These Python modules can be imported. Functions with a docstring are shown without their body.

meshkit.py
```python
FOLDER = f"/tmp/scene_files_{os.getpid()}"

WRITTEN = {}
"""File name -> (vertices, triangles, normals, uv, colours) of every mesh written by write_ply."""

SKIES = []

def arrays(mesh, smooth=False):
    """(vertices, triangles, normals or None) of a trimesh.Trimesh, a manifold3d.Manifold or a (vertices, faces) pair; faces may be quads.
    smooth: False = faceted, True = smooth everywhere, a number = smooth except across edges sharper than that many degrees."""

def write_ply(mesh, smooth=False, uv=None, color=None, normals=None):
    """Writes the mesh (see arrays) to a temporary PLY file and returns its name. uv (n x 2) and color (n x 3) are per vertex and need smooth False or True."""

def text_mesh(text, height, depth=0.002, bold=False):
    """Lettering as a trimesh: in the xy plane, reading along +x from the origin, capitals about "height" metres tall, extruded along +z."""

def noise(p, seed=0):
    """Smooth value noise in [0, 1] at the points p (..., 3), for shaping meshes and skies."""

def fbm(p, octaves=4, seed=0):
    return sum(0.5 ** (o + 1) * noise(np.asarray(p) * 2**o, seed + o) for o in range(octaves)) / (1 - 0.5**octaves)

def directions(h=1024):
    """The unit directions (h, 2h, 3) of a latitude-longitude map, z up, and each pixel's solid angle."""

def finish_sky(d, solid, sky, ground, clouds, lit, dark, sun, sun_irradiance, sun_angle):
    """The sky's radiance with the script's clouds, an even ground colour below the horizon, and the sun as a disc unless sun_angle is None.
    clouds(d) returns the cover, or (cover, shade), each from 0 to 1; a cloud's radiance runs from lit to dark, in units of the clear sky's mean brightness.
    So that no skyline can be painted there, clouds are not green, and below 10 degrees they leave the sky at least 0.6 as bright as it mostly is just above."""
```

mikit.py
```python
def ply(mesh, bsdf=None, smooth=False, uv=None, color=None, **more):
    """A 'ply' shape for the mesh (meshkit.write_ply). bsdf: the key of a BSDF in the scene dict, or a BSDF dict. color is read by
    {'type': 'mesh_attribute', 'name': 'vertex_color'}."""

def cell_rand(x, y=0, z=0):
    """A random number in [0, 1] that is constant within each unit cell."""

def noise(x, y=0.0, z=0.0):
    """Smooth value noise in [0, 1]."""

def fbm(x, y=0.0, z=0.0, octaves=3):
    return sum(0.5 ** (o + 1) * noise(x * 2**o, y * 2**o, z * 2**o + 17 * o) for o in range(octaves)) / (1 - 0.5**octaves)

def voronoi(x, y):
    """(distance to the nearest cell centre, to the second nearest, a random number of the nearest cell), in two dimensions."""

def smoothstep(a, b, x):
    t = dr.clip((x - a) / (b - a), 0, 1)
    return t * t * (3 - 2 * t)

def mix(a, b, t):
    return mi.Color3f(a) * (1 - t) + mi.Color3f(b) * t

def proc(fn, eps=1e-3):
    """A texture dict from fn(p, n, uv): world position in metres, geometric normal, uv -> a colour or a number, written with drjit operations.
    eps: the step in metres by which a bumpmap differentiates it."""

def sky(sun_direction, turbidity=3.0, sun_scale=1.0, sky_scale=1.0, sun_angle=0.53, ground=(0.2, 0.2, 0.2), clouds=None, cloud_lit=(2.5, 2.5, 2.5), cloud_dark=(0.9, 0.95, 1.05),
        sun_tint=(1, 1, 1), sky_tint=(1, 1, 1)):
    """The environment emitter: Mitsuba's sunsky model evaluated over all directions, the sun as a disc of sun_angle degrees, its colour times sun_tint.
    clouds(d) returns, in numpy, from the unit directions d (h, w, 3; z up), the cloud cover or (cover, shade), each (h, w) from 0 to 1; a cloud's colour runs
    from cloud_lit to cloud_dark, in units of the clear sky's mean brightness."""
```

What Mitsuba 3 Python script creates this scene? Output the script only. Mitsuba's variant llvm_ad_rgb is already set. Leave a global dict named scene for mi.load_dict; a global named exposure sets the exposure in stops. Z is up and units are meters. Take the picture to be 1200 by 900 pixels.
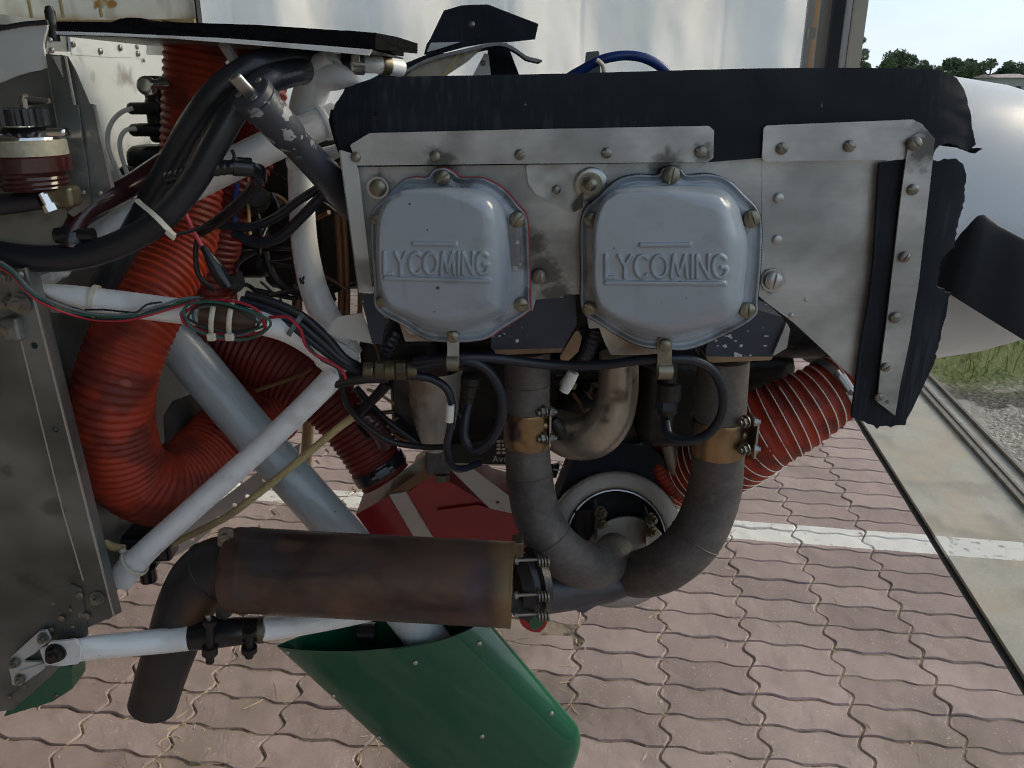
import math, random
import numpy as np, trimesh, drjit as dr, mitsuba as mi, mikit, meshkit
from shapely.geometry import Polygon, Point
from shapely import affinity
from mikit import noise, fbm, voronoi, cell_rand, smoothstep, mix

# ---------------------------------------------------------------- camera, sky, exposure
F, CAMH = 950.0, 1.4
TH = math.atan(350 / F)                                    # camera looks 20 degrees down
CAM = np.array([0, 0, CAMH])
FW = np.array([0, math.cos(TH), -math.sin(TH)]); RT = np.array([1.0, 0, 0]); UP = np.array([0, math.sin(TH), math.cos(TH)])
scene, labels = {}, {}
ST = mi.ScalarTransform4f
scene['camera'] = {'type': 'perspective', 'fov': 2 * math.degrees(math.atan(600 / F)), 'fov_axis': 'x', 'near_clip': 0.05, 'far_clip': 2000.0,
                   'to_world': ST().look_at(origin=CAM.tolist(), target=(CAM + FW).tolist(), up=[0, 0, 1])}

def clouds(d):
    q = np.stack([d[..., 0] / (d[..., 2] + .25), d[..., 1] / (d[..., 2] + .25), d[..., 2] * 0], -1)
    n = meshkit.fbm(q * 1.6, 5, 3)
    return np.clip(.55 + 1.6 * (n - .42), 0.35, 1), np.clip(2.2 * (meshkit.fbm(q * 2.1 + 9, 5, 8) - .4), 0, 1) * .55
scene['daylight'] = mikit.sky([0.82, 0.26, 0.50], turbidity=3, sun_scale=0.31, sun_angle=30, sun_tint=(.90, .97, 1.06), sky_scale=0.82, clouds=clouds,
                              cloud_lit=(2.0, 2.25, 2.5), cloud_dark=(1.5, 1.75, 2.05), ground=(0.2, 0.2, 0.18))
exposure = 2.7

# ---------------------------------------------------------------- frames and helpers
def ray(x, y): return FW * F + RT * (x - 600) + UP * (450 - y)
def P(x, y, Y): d = ray(x, y); return CAM + d * (Y / d[1])          # the point at distance Y in front of the camera position
def S(x, y, Y): return Y / ray(x, y)[1]                               # metres per measured unit there
YAW = math.atan(160 / 1012)
E1 = np.array([math.cos(YAW), -math.sin(YAW), 0]); E2 = np.array([math.sin(YAW), math.cos(YAW), 0])   # the hangar's axes: across, along its front
def W(a, b, z=0.0): return E1 * a + E2 * b + np.array([0, 0, z])
def PE(x, y, b): d = ray(x, y); return CAM + d * ((b - CAM @ E2) / (d @ E2))
rng = np.random.default_rng(7)

def key(name, parent=None):
    base = f'{parent}__{name}' if parent else name
    k, i = base, 0
    while k in scene or k in labels: i += 1; k = f'{base}_{i:03d}'
    return k
def lab(k, label=None, cat=None, group=None, kind=None):
    labels[k] = {a: b for a, b in (('label', label), ('category', cat), ('group', group), ('kind', kind)) if b}
    return k
def obj(name, mesh, mat, parent=None, smooth=35, label=None, uv=None, color=None, **kw):
    k = key(name, parent)
    scene[k] = mikit.ply(mesh, mat, smooth=smooth, uv=uv, color=color, **kw)
    if label: lab(k, label)
    return k
AC = 'light_aircraft'
def cat(*ms): return trimesh.util.concatenate([m for m in ms])
def box(c, size, R=None):
    m = trimesh.creation.box(size)
    if R is not None: m.apply_transform(np.block([[np.asarray(R).reshape(3, 3), np.zeros((3, 1))], [0, 0, 0, 1]]))
    m.apply_translation(c); return m
def rbox(c, size, r, R=None):
    import manifold3d as mf
    h = np.asarray(size) / 2 - r
    s = mf.Manifold.sphere(r, 16)
    m = mf.Manifold.batch_hull([s.translate([a * h[0], b * h[1], e * h[2]]) for a in (-1, 1) for b in (-1, 1) for e in (-1, 1)]).to_mesh()
    t = trimesh.Trimesh(m.vert_properties[:, :3], m.tri_verts)
    if R is not None: t.apply_transform(np.block([[np.asarray(R).reshape(3, 3), np.zeros((3, 1))], [0, 0, 0, 1]]))
    t.apply_translation(c); return t
def frame(d, hint=(0, 0, 1)):
    z = np.asarray(d, float); z /= np.linalg.norm(z)
    h = np.asarray(hint, float)
    if abs(z @ h) > .95: h = np.array([0, 1.0, 0])
    x = np.cross(h, z); x /= np.linalg.norm(x)
    return np.stack([x, np.cross(z, x), z], 1)
def lathe(p0, d, prof, sides=48):
    """profile [(distance along d, radius)] turned about the line through p0"""
    R = frame(d); a = np.linspace(0, 2 * np.pi, sides, endpoint=False)
    prof = np.asarray(prof, float); n = len(prof)
    v = (np.cos(a)[None, :, None] * R[:, 0] + np.sin(a)[None, :, None] * R[:, 1]) * prof[:, 1][:, None, None] + prof[:, 0][:, None, None] * R[:, 2] + np.asarray(p0)
    i, j = np.meshgrid(np.arange(n - 1), np.arange(sides), indexing='ij')
    q = np.stack([i * sides + j, i * sides + (j + 1) % sides, (i + 1) * sides + (j + 1) % sides, (i + 1) * sides + j], -1).reshape(-1, 4)
    f = np.vstack([q[:, [0, 1, 2]], q[:, [0, 2, 3]]])
    m = trimesh.Trimesh(v.reshape(-1, 3), f, process=False)
    keep = np.ones(len(f), bool)
    ar = m.area_faces; keep = ar > 1e-13
    return trimesh.Trimesh(m.vertices, f[keep], process=False)
def spline(c, step):
    c = np.asarray(c, float); k = len(c)
    if k == 2: 
        n = max(2, int(np.linalg.norm(c[1, :3] - c[0, :3]) / step) + 1); t = np.linspace(0, 1, n)[:, None]; return c[0] * (1 - t) + c[1] * t
    e = np.vstack([2 * c[0] - c[1], c, 2 * c[-1] - c[-2]]); out = []
    for i in range(1, k):
        p0, p1, p2, p3 = e[i - 1:i + 3]
        tt = np.cumsum([0] + [max(1e-6, np.linalg.norm((b - a)[:3])) ** .5 for a, b in ((p0, p1), (p1, p2), (p2, p3))])
        n = max(2, int(math.ceil(np.linalg.norm((p2 - p1)[:3]) * 1.05 / step)))
        t = np.linspace(tt[1], tt[2], n, endpoint=False)[:, None]
        a1 = (tt[1] - t) / (tt[1] - tt[0]) * p0 + (t - tt[0]) / (tt[1] - tt[0]) * p1
        a2 = (tt[2] - t) / (tt[2] - tt[1]) * p1 + (t - tt[1]) / (tt[2] - tt[1]) * p2
        a3 = (tt[3] - t) / (tt[3] - tt[2]) * p2 + (t - tt[2]) / (tt[3] - tt[2]) * p3
        b1 = (tt[2] - t) / (tt[2] - tt[0]) * a1 + (t - tt[0]) / (tt[2] - tt[0]) * a2
        b2 = (tt[3] - t) / (tt[3] - tt[1]) * a2 + (t - tt[1]) / (tt[3] - tt[1]) * a3
        out.append((tt[2] - t) / (tt[2] - tt[1]) * b1 + (t - tt[1]) / (tt[2] - tt[1]) * b2)
    return np.vstack(out + [c[-1:]])
def lug(p, d, r, size):
    d = d / np.linalg.norm(d); o = CAM - p; o = o - d * (o @ d); o /= np.linalg.norm(o); t = np.cross(o, d)
    return cat(rbox(p + o * (r + size[2] * .4), size, .0015, np.stack([t, d, o], 1)), lathe(p + o * (r + size[2] * .5) - t * size[0] * .8, t, [(0, 0), (0, .004), (size[0] * 1.6, .004), (size[0] * 1.6, 0)], 8))
class Path:
    def __init__(s, p, r): s.p, s.r = p, r; s.t = np.gradient(p, axis=0); s.t /= np.linalg.norm(s.t, axis=1, keepdims=True) + 1e-12
    def at(s, u): i = int(round(u * (len(s.p) - 1))); return s.p[i], s.t[i], float(s.r[i])
def sweep(p, r, sides=20, rib=None, caps=True, flat=None):
    """r per point; rib = (pitch, depth): a wire helix under the skin; flat = (n,2) scale of the two cross axes"""
    pa = Path(p, r); n = len(p); x = np.zeros((n, 3)); h = np.array([0, 0, 1.0]) if abs(pa.t[0, 2]) < .9 else np.array([0, 1.0, 0])
    x[0] = np.cross(h, pa.t[0]); x[0] /= np.linalg.norm(x[0])
    for i in range(1, n):
        v = x[i - 1] - pa.t[i] * (x[i - 1] @ pa.t[i]); x[i] = v / np.linalg.norm(v)
    y = np.cross(pa.t, x); a = np.linspace(0, 2 * np.pi, sides, endpoint=False)
    s = np.concatenate([[0], np.cumsum(np.linalg.norm(np.diff(p, axis=0), axis=1))])
    rad = np.repeat(np.asarray(r)[:, None], sides, 1); crest = np.zeros((n, sides))
    if rib:
        ph = np.pi * s[:, None] / rib[0] + a[None] / 2
        crest = np.abs(np.cos(ph)) ** 3
        rad = rad - rib[1] * (1 - np.abs(np.cos(ph)) ** 1.3) + rib[1] * .35 * (meshkit.noise(np.stack([s[:, None] * 40 + a * 0, np.cos(a) * 2 + s[:, None] * 0, np.sin(a) * 2 + s[:, None] * 0], -1)) - .5)
    fx, fy = (1, 1) if flat is None else (np.asarray(flat)[:, 0][:, None, None], np.asarray(flat)[:, 1][:, None, None])
    if rib: rad = rad * (1 + .07 * (meshkit.fbm(np.stack([s[:, None] * 14 + a * 0, np.cos(a) * 1.2 + s[:, None] * 0, np.sin(a) * 1.2 + s[:, None] * 0], -1), 3, 5) - .5))
    v = p[:, None] + rad[..., None] * (fx * np.cos(a)[None, :, None] * x[:, None] + fy * np.sin(a)[None, :, None] * y[:, None])
    i, j = np.meshgrid(np.arange(n - 1), np.arange(sides), indexing='ij')
    q = np.stack([i * sides + j, i * sides + (j + 1) % sides, (i + 1) * sides + (j + 1) % sides, (i + 1) * sides + j], -1).reshape(-1, 4)
    f = [q[:, [0, 1, 2]], q[:, [0, 2, 3]]]; V = [v.reshape(-1, 3)]
    if caps:
        m = n * sides; V += [p[:1], p[-1:]]; k = np.arange(sides)
        f += [np.stack([(k + 1) % sides, k, k * 0 + m], 1), np.stack([(n - 1) * sides + k, (n - 1) * sides + (k + 1) % sides, k * 0 + m + 1], 1)]
    return np.vstack(V), np.vstack(f), crest.ravel(), pa
def tube(name, ctrl, r, mat, parent=AC, sides=20, step=.006, rib=None, label=None, smooth=None, cord=None, caps=True, flat=None):
    """ctrl: (x, y, Y) points; r: radius in the measured unit, one or per point"""
    r = np.broadcast_to(np.asarray(r, float), (len(ctrl),))
    c = np.array([[*P(*q), rr * S(*q)] for q, rr in zip(ctrl, r)])
    if rib: step = rib[0] / 6
    s = spline(c, step); p, rr = s[:, :3], s[:, 3]
    v, f, crest, pa = sweep(p, rr, sides, rib, caps, flat=None if flat is None else spline(np.hstack([c[:, :3], np.asarray(flat, float)]), step)[:, 3:])
    col = None
    pa.key = obj(name, trimesh.Trimesh(v, f, process=False), mat, parent, smooth=(True if smooth is None and (rib or col is not None) else 40 if smooth is None else smooth), label=label, color=col)
    if cord:                                              # the reinforcing cord that winds round the hose
        q = np.arange(0, (len(p) - 1) * 6) / 6.0; sl = np.concatenate([[0], np.cumsum(np.linalg.norm(np.diff(p, axis=0), axis=1))])
        at = lambda a: np.stack([np.interp(q, np.arange(len(p)), a[:, i]) for i in range(3)], 1)
        X_ = v[0:len(p) * sides:sides] - p; X_ /= np.linalg.norm(X_, axis=1, keepdims=True); Y_ = np.cross(pa.t, X_)
        a = -2 * np.pi * np.interp(q, np.arange(len(p)), sl) / rib[0]; a = a[:, None]
        w = at(p) + np.interp(q, np.arange(len(p)), rr)[:, None] * (at(X_) * np.cos(a) + at(Y_) * np.sin(a))
        cv, cf, _, _ = sweep(w, np.full(len(w), cord[1]), 6); obj('cord', trimesh.Trimesh(cv, cf, process=False), cord[0], pa.key, smooth=True)
    return pa
def collar(name, p, d, r, w, th, mat, parent, lug=None, label=None, sides=32):
    """a band of width w round a tube of radius r"""
    d = np.asarray(d) / np.linalg.norm(d)
    m = lathe(np.asarray(p) - d * w / 2, d, [(0, r * .97), (0, r + th), (w * .12, r + th * 1.15), (w * .88, r + th * 1.15), (w, r + th), (w, r * .97)], sides)
    if lug is not None: m = cat(m, lug)
    return obj(name, m, mat, parent, label=label)
def ziptie(path, u, parent, ang=-.6, mat='zip_plastic', w=.0035, th=.0012, grow=1.0):
    p, d, r = path.at(u); r *= grow
    out = np.cross(d, [0, 0, 1.0]); out /= np.linalg.norm(out) + 1e-9
    if out[1] > 0: out = -out
    side = np.cross(d, out); o = math.cos(ang) * out + math.sin(ang) * side
    R = np.stack([np.cross(o, d), d, o], 1)
    return collar('cable_tie', p, d, r + .0006, w, th, mat, parent, rbox(p + o * (r + .003), [.007, .0055, .0055], .0012, R))
def flat(pts, thick, Y=None, sub=None, bow=None, holes=()):
    """a sheet of metal or rubber: outline in (x, y[, Y]), its own thickness going away from the camera"""
    q = np.array([P(*(t if len(t) == 3 else (*t, Y))) for t in pts]); c = q.mean(0)
    if Y is not None and all(len(t) == 2 for t in pts): N = np.array([0, 1.0, 0])
    else:
        N = np.linalg.svd(q - c)[2][2]; N = N if N @ (c - CAM) > 0 else -N
    R = frame(N); uv = (q - c) @ R[:, :2]
    pg = Polygon(uv)
    if not pg.is_valid: pg = pg.buffer(0)
    for h in holes:
        x, y, rr = h; hp = P(x, y, Y) if Y is not None else c + ray(x, y) * 0
        pg = pg.difference(Point(*((hp - c) @ R[:, :2])).buffer(rr * S(x, y, Y), 8))
    if hasattr(pg, 'geoms'): pg = max(pg.geoms, key=lambda g: g.area)
    m = trimesh.creation.extrude_polygon(pg, thick, engine='earcut')
    if sub:
        v, f = trimesh.remesh.subdivide_to_size(m.vertices, m.faces, sub, max_iter=12); m = trimesh.Trimesh(v, f)
    m.apply_transform(np.block([[R, c[:, None]], [np.zeros((1, 3)), np.ones((1, 1))]]))
    if bow is not None:
        v = np.array(m.vertices); m.vertices = v + N * np.asarray(bow(v))[:, None]
    return m
def rounded(pts, r, n=5):
    """rounds the corners of an outline (r in the same unit)"""
    pg = Polygon(pts); pg = pg.buffer(-r, quad_segs=n).buffer(r * 2, quad_segs=n).buffer(-r, quad_segs=n)
    return list(pg.exterior.coords)[:-1]
def ragged(pts, amp, step=3, where=None, seed=1):
    r = np.random.default_rng(seed); out = []
    for i, a in enumerate(pts):
        b = pts[(i + 1) % len(pts)]; n = max(1, int(math.hypot(b[0] - a[0], b[1] - a[1]) / step))
        for q in range(n):
            x, y = a[0] + (b[0] - a[0]) * q / n, a[1] + (b[1] - a[1]) * q / n
            k = amp * (1 if where is None or where(x, y) else 0); out.append((x + r.normal() * k, y + r.normal() * k))
    return out
def smoothline(pts, n=6, closed=True):
    p = np.asarray(pts, float); k = len(p); out = []
    for i in range(k if closed else k - 1):
        a, b, c_, d = p[(i - 1) % k], p[i], p[(i + 1) % k], p[(i + 2) % k]
        for t in np.linspace(0, 1, n, endpoint=False):
            out.append(.5 * (2 * b + (c_ - a) * t + (2 * a - 5 * b + 4 * c_ - d) * t * t + (3 * b - a - 3 * c_ + d) * t ** 3))
    return [tuple(q) for q in out]

# screws: one slotted head, one rivet, one hex bolt, each shared under its own to_world
def _slotted():
    import manifold3d as mf
    m = mf.Manifold.revolve(mf.CrossSection([[(0, 0), (1, 0), (1, .35), (.93, .55), (.7, .72), (.35, .8), (0, .82)]]), 28)
    m = (m - mf.Manifold.cube([2.4, .26, .6], True).translate([0, 0, .8])).to_mesh()
    return trimesh.Trimesh(m.vert_properties[:, :3], m.tri_verts)
def _hex(n=6):
    w = trimesh.creation.cylinder(1.25, .22, sections=24); w.apply_translation([0, 0, .11])
    h = trimesh.creation.cylinder(1, .8, sections=n); h.apply_translation([0, 0, .6])
    s = trimesh.creation.cylinder(.55, 1.3, sections=16); s.apply_translation([0, 0, .95])
    return cat(w, h, s)
PLY = {}
def stamp(kind, name, c, r, mat, parent, normal=(0, -1, 0), ang=0.0, hs=1.0, label=None):
    if (kind, mat) not in PLY:
        m = {'slot': _slotted, 'hex': _hex, 'rivet': lambda: lathe([0, 0, 0], [0, 0, 1], [(0, 1), (.2, .98), (.42, .8), (.58, .45), (.62, 0)], 18)}[kind]()
        PLY[kind, mat] = mikit.ply(m, mat, smooth=30)
    R = frame(normal, (1, 0, 0) if abs(normal[2]) > .9 else (0, 0, 1)); M = np.eye(4)
    ca, sa = math.cos(ang), math.sin(ang)
    M[:3, :3] = R @ np.array([[ca, -sa, 0], [sa, ca, 0], [0, 0, 1]]) @ np.diag([r, r, r * hs]); M[:3, 3] = c
    k = key(name, parent); scene[k] = {**PLY[kind, mat], 'to_world': ST(M)}
    if label: lab(k, label)
    return k
def screw(x, y, Y, rp, parent, mat='screw_steel', kind='slot', name='screw', ang=None, normal=(0, -1, 0), hs=1.0, lift=.0002):
    n = np.asarray(normal, float)
    return stamp(kind, name, P(x, y, Y) + n * lift, rp * S(x, y, Y), mat, parent, normal, rng.uniform(0, 3.1) if ang is None else ang, hs)

# ---------------------------------------------------------------- materials
def rgb(*c): return {'type': 'rgb', 'value': list(c)}
def tex(fn, eps=1e-3): return mikit.proc(fn, eps)
def pbr(name, col, rough=.5, metal=0.0, spec=.5, clear=0.0, bump=None, bscale=.001, cgloss=.9, sheen=0):
    b = {'type': 'principled', 'base_color': col if isinstance(col, dict) else rgb(*col), 'roughness': rough, 'metallic': metal, 'specular': spec}
    if clear: b.update(clearcoat=clear, clearcoat_gloss=cgloss)
    if sheen: b.update(sheen=sheen)
    if bump is not None: b = {'type': 'bumpmap', 'arbitrary': tex(bump, 4e-4), 'scale': bscale, 'bsdf': b}
    scene[name] = {'type': 'twosided', 'bsdf': b}
def f3(p, k, o=3): return fbm(p.x * k, p.y * k, p.z * k, o)
def spot(p, x, y, Y, r):                                              # a stain with a ragged edge, at a place on the aircraft
    q = P(x, y, Y); rr = r * S(x, y, Y)
    d = dr.sqrt(dr.square(p.x - q[0]) + dr.square(p.z - q[2])) / rr
    return 1 - smoothstep(.25, 1.0, d + .9 * (f3(p, 160) - .5))
def alu_col(p, n, uv):
    a, b = f3(p, 14), fbm(p.x * 26, p.y * 26, p.z * 240, 3)
    c = mix((.30, .305, .30), (.52, .525, .515), smoothstep(.25, .75, .9 * a + .1 * b))
    c = c * (.84 + .32 * f3(p + 31, 75, 4))
    g = smoothstep(.5, .85, f3(p + 7, 20, 5)) * .5
    for s in ((637, 318, .79, 34), (650, 345, .79, 28), (625, 285, .79, 24), (692, 215, .79, 26), (445, 215, .79, 20), (905, 330, .79, 18), (1075, 170, .79, 34), (820, 178, .79, 18), (520, 190, .79, 26), (780, 190, .79, 26)):
        g = dr.maximum(g, .85 * spot(p, *s))
    return mix(c, (.055, .05, .045), g)
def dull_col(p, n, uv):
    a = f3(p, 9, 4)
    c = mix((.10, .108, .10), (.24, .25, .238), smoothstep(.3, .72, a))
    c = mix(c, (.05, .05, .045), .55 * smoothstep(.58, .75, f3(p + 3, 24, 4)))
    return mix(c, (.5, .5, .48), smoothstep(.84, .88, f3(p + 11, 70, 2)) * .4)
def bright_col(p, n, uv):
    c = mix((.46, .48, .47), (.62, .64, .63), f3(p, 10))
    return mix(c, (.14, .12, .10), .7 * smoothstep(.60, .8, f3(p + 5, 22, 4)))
def white_col(p, n, uv):
    c = mix((.70, .71, .705), (.77, .78, .78), f3(p, 12))
    c = mix(c, (.42, .38, .33), .45 * smoothstep(.6, .8, f3(p + 2, 30, 4)))
    return mix(c, (.12, .11, .10), .8 * smoothstep(.83, .86, f3(p + 8, 95, 3)))
def strut_col(p, n, uv):
    c = mix((.38, .43, .45), (.47, .52, .53), f3(p, 16))
    c = mix(c, (.26, .27, .26), .5 * smoothstep(.58, .8, f3(p + 2, 20, 4)))
    return mix(c, (.08, .08, .08), smoothstep(.86, .88, f3(p + 4, 130, 2)))
def rubber_col(p, n, uv):
    c = mix((.006, .0085, .013), (.014, .0185, .027), f3(p, 22, 4))
    c = mix(c, (.045, .053, .066), .55 * smoothstep(.45, .8, fbm(p.x * 330, p.y * 200, p.z * 22, 3)) * smoothstep(.3, .7, f3(p + 6, 9, 3)))
    w = .5 + .25 * dr.sin(p.x * 2600) + .25 * dr.sin(p.z * 2600)
    c = mix(c, (.036, .042, .054), .35 * w * f3(p + 4, 60))
    return mix(c, (.2, .21, .22), .5 * smoothstep(.83, .88, f3(p + 9, 120, 3)))
def red_col(p, n, uv):
    c = mix((.26, .026, .012), (.40, .048, .020), f3(p, 24))
    c = mix(c, (.10, .020, .015), .8 * smoothstep(.40, .70, f3(p + 5, 30, 4)))
    return mix(c, (.44, .13, .09), .4 * smoothstep(.70, .8, f3(p + 13, 55, 3)))
def darkred_col(p, n, uv): return mix((.10, .010, .008), (.19, .02, .014), f3(p, 30))
def exhaust_col(p, n, uv):
    c = mix((.06, .053, .052), (.16, .143, .135), f3(p, 30, 5)) * (.8 + .4 * f3(p, 260, 2))
    return mix(c, (.27, .245, .23), .35 * smoothstep(.6, .85, f3(p + 3, 60, 4)))
MX0, MX1 = P(265, 675, .76)[0], P(600, 675, .76)[0]
def muffler_col(p, n, uv):
    t = (p.x - MX0) / (MX1 - MX0)
    a = f3(p, 17, 4)
    c = mix((.060, .041, .037), (.145, .092, .074), smoothstep(.3, .7, a))
    c = mix(c, (.085, .078, .09), .7 * smoothstep(.45, .75, f3(p + 6, 19, 4)))
    c = mix(c, (.20, .12, .08), .5 * smoothstep(.55, .8, f3(p + 16, 33, 4)))
    c = mix(c, (.03, .026, .026), .5 * smoothstep(.6, .8, fbm(p.x * 12, p.y * 60, p.z * 60, 4)))
    c = mix(c, (.34, .24, .12), smoothstep(.91, 1.0, t + .07 * (a - .5)) * .65)
    c = mix(c, (.10, .10, .17), (smoothstep(.80, .88, t) - smoothstep(.88, .93, t)) * .25)
    return mix(c, (.17, .08, .05), (smoothstep(.08, .0, t)) * .5)
def tailpipe_col(p, n, uv):
    c = mix((.024, .023, .026), (.06, .054, .052), f3(p, 22, 4))
    return mix(c, (.14, .07, .04), smoothstep(.5, .75, f3(p + 2, 12)) * smoothstep(.93, .82, p.z))
def clampgold_col(p, n, uv):
    c = mix((.17, .095, .05), (.48, .34, .19), f3(p, 34, 3))
    return mix(c, (.09, .07, .08), smoothstep(.55, .75, f3(p + 4, 30, 3)))
def intake_col(p, n, uv):
    c = mix((.30, .265, .22), (.46, .42, .36), f3(p, 14, 3))
    return mix(c, (.09, .07, .05), .8 * smoothstep(.56, .74, f3(p + 3, 32, 4)))
def sump_col(p, n, uv):
    c = mix((.36, .34, .30), (.60, .57, .52), fbm(p.x * 130, p.y * 130, p.z * 9, 3))
    return mix(c, (.24, .13, .07), .75 * smoothstep(.45, .7, f3(p + 3, 24, 4)))
def cover_col(p, n, uv):
    c = mix((.275, .320, .370), (.318, .365, .415), f3(p, 15))
    c = mix(c, (.2, .23, .27), .5 * smoothstep(.6, .85, f3(p + 3, 34, 4)))
    fl = smoothstep(.762, .770, p.y)                      # oil and chipped paint on the bolted flange
    c = mix(c, (.055, .05, .045), fl * .7 * smoothstep(.46, .72, f3(p + 19, 36, 4)))
    c = mix(c, (.34, .34, .33), fl * smoothstep(.70, .74, f3(p + 29, 120, 3)))
    c = mix(c, (.17, .19, .215), .5 * smoothstep(.60, .85, fbm(p.x * 50, p.y * 20, p.z * 9, 4)))
    return mix(c, (.06, .055, .05), smoothstep(.86, .90, f3(p + 9, 130, 2)))
def grain(k): return lambda p, n, uv: f3(p, k, 3)
def brushed(p, n, uv): return .35 * fbm(p.x * 60, p.y * 200, p.z * 900, 2) + .9 * f3(p, 45, 3)
def dents(p, n, uv): return f3(p, 18, 2) + .12 * f3(p, 400, 2)
def paver_bump(p, n, uv): return f3(p, 260, 3) + 2.5 * f3(p, 28, 2)
STR0, STR1 = 2.415, 2.535
def en(p): return p.x * E1[0] + p.y * E1[1], p.x * E2[0] + p.y * E2[1]
PV_L, PV_W, PV_A, PV_B = .2225, .1028, .1165, 1.674
def stripe(p): 
    a, b = en(p); w = .006 * (fbm(p.x * 40, p.y * 40, 0, 3) - .5)
    return smoothstep(STR0 - .002, STR0 + .002, b + w) * (1 - smoothstep(STR1 - .002, STR1 + .002, b + w))
def paver_col(p, n, uv):
    a, b = en(p); i, j = dr.floor((a - PV_A) / PV_L), dr.floor((b - PV_B) / PV_W)
    r = cell_rand(i, j, 5)
    c = mix((.30, .235, .227), (.425, .34, .328), r) * (.82 + .36 * f3(p, 9, 4)) * (.9 + .2 * f3(p, 210, 2))
    d = smoothstep(.52, .74, fbm(p.x * 4.2, p.y * 4.2, 3.3, 4))
    c = mix(c, (.235, .195, .16), d * .65)
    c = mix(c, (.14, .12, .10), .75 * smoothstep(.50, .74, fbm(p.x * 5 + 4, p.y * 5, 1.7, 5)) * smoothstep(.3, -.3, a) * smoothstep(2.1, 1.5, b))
    c = mix(c, (.62, .57, .53), .6 * smoothstep(.78, .84, f3(p, 190, 2)))
    k = stripe(p) * smoothstep(.10, .36, f3(p, 55, 4)) * .93
    return mix(c, (.80, .81, .80), k)
def sand_col(p, n, uv):
    c = mix((.20, .165, .13), (.40, .33, .27), f3(p, 70, 3))
    return mix(c, (.07, .06, .05), .8 * smoothstep(.52, .7, f3(p + 3, 34, 3)))
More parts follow.
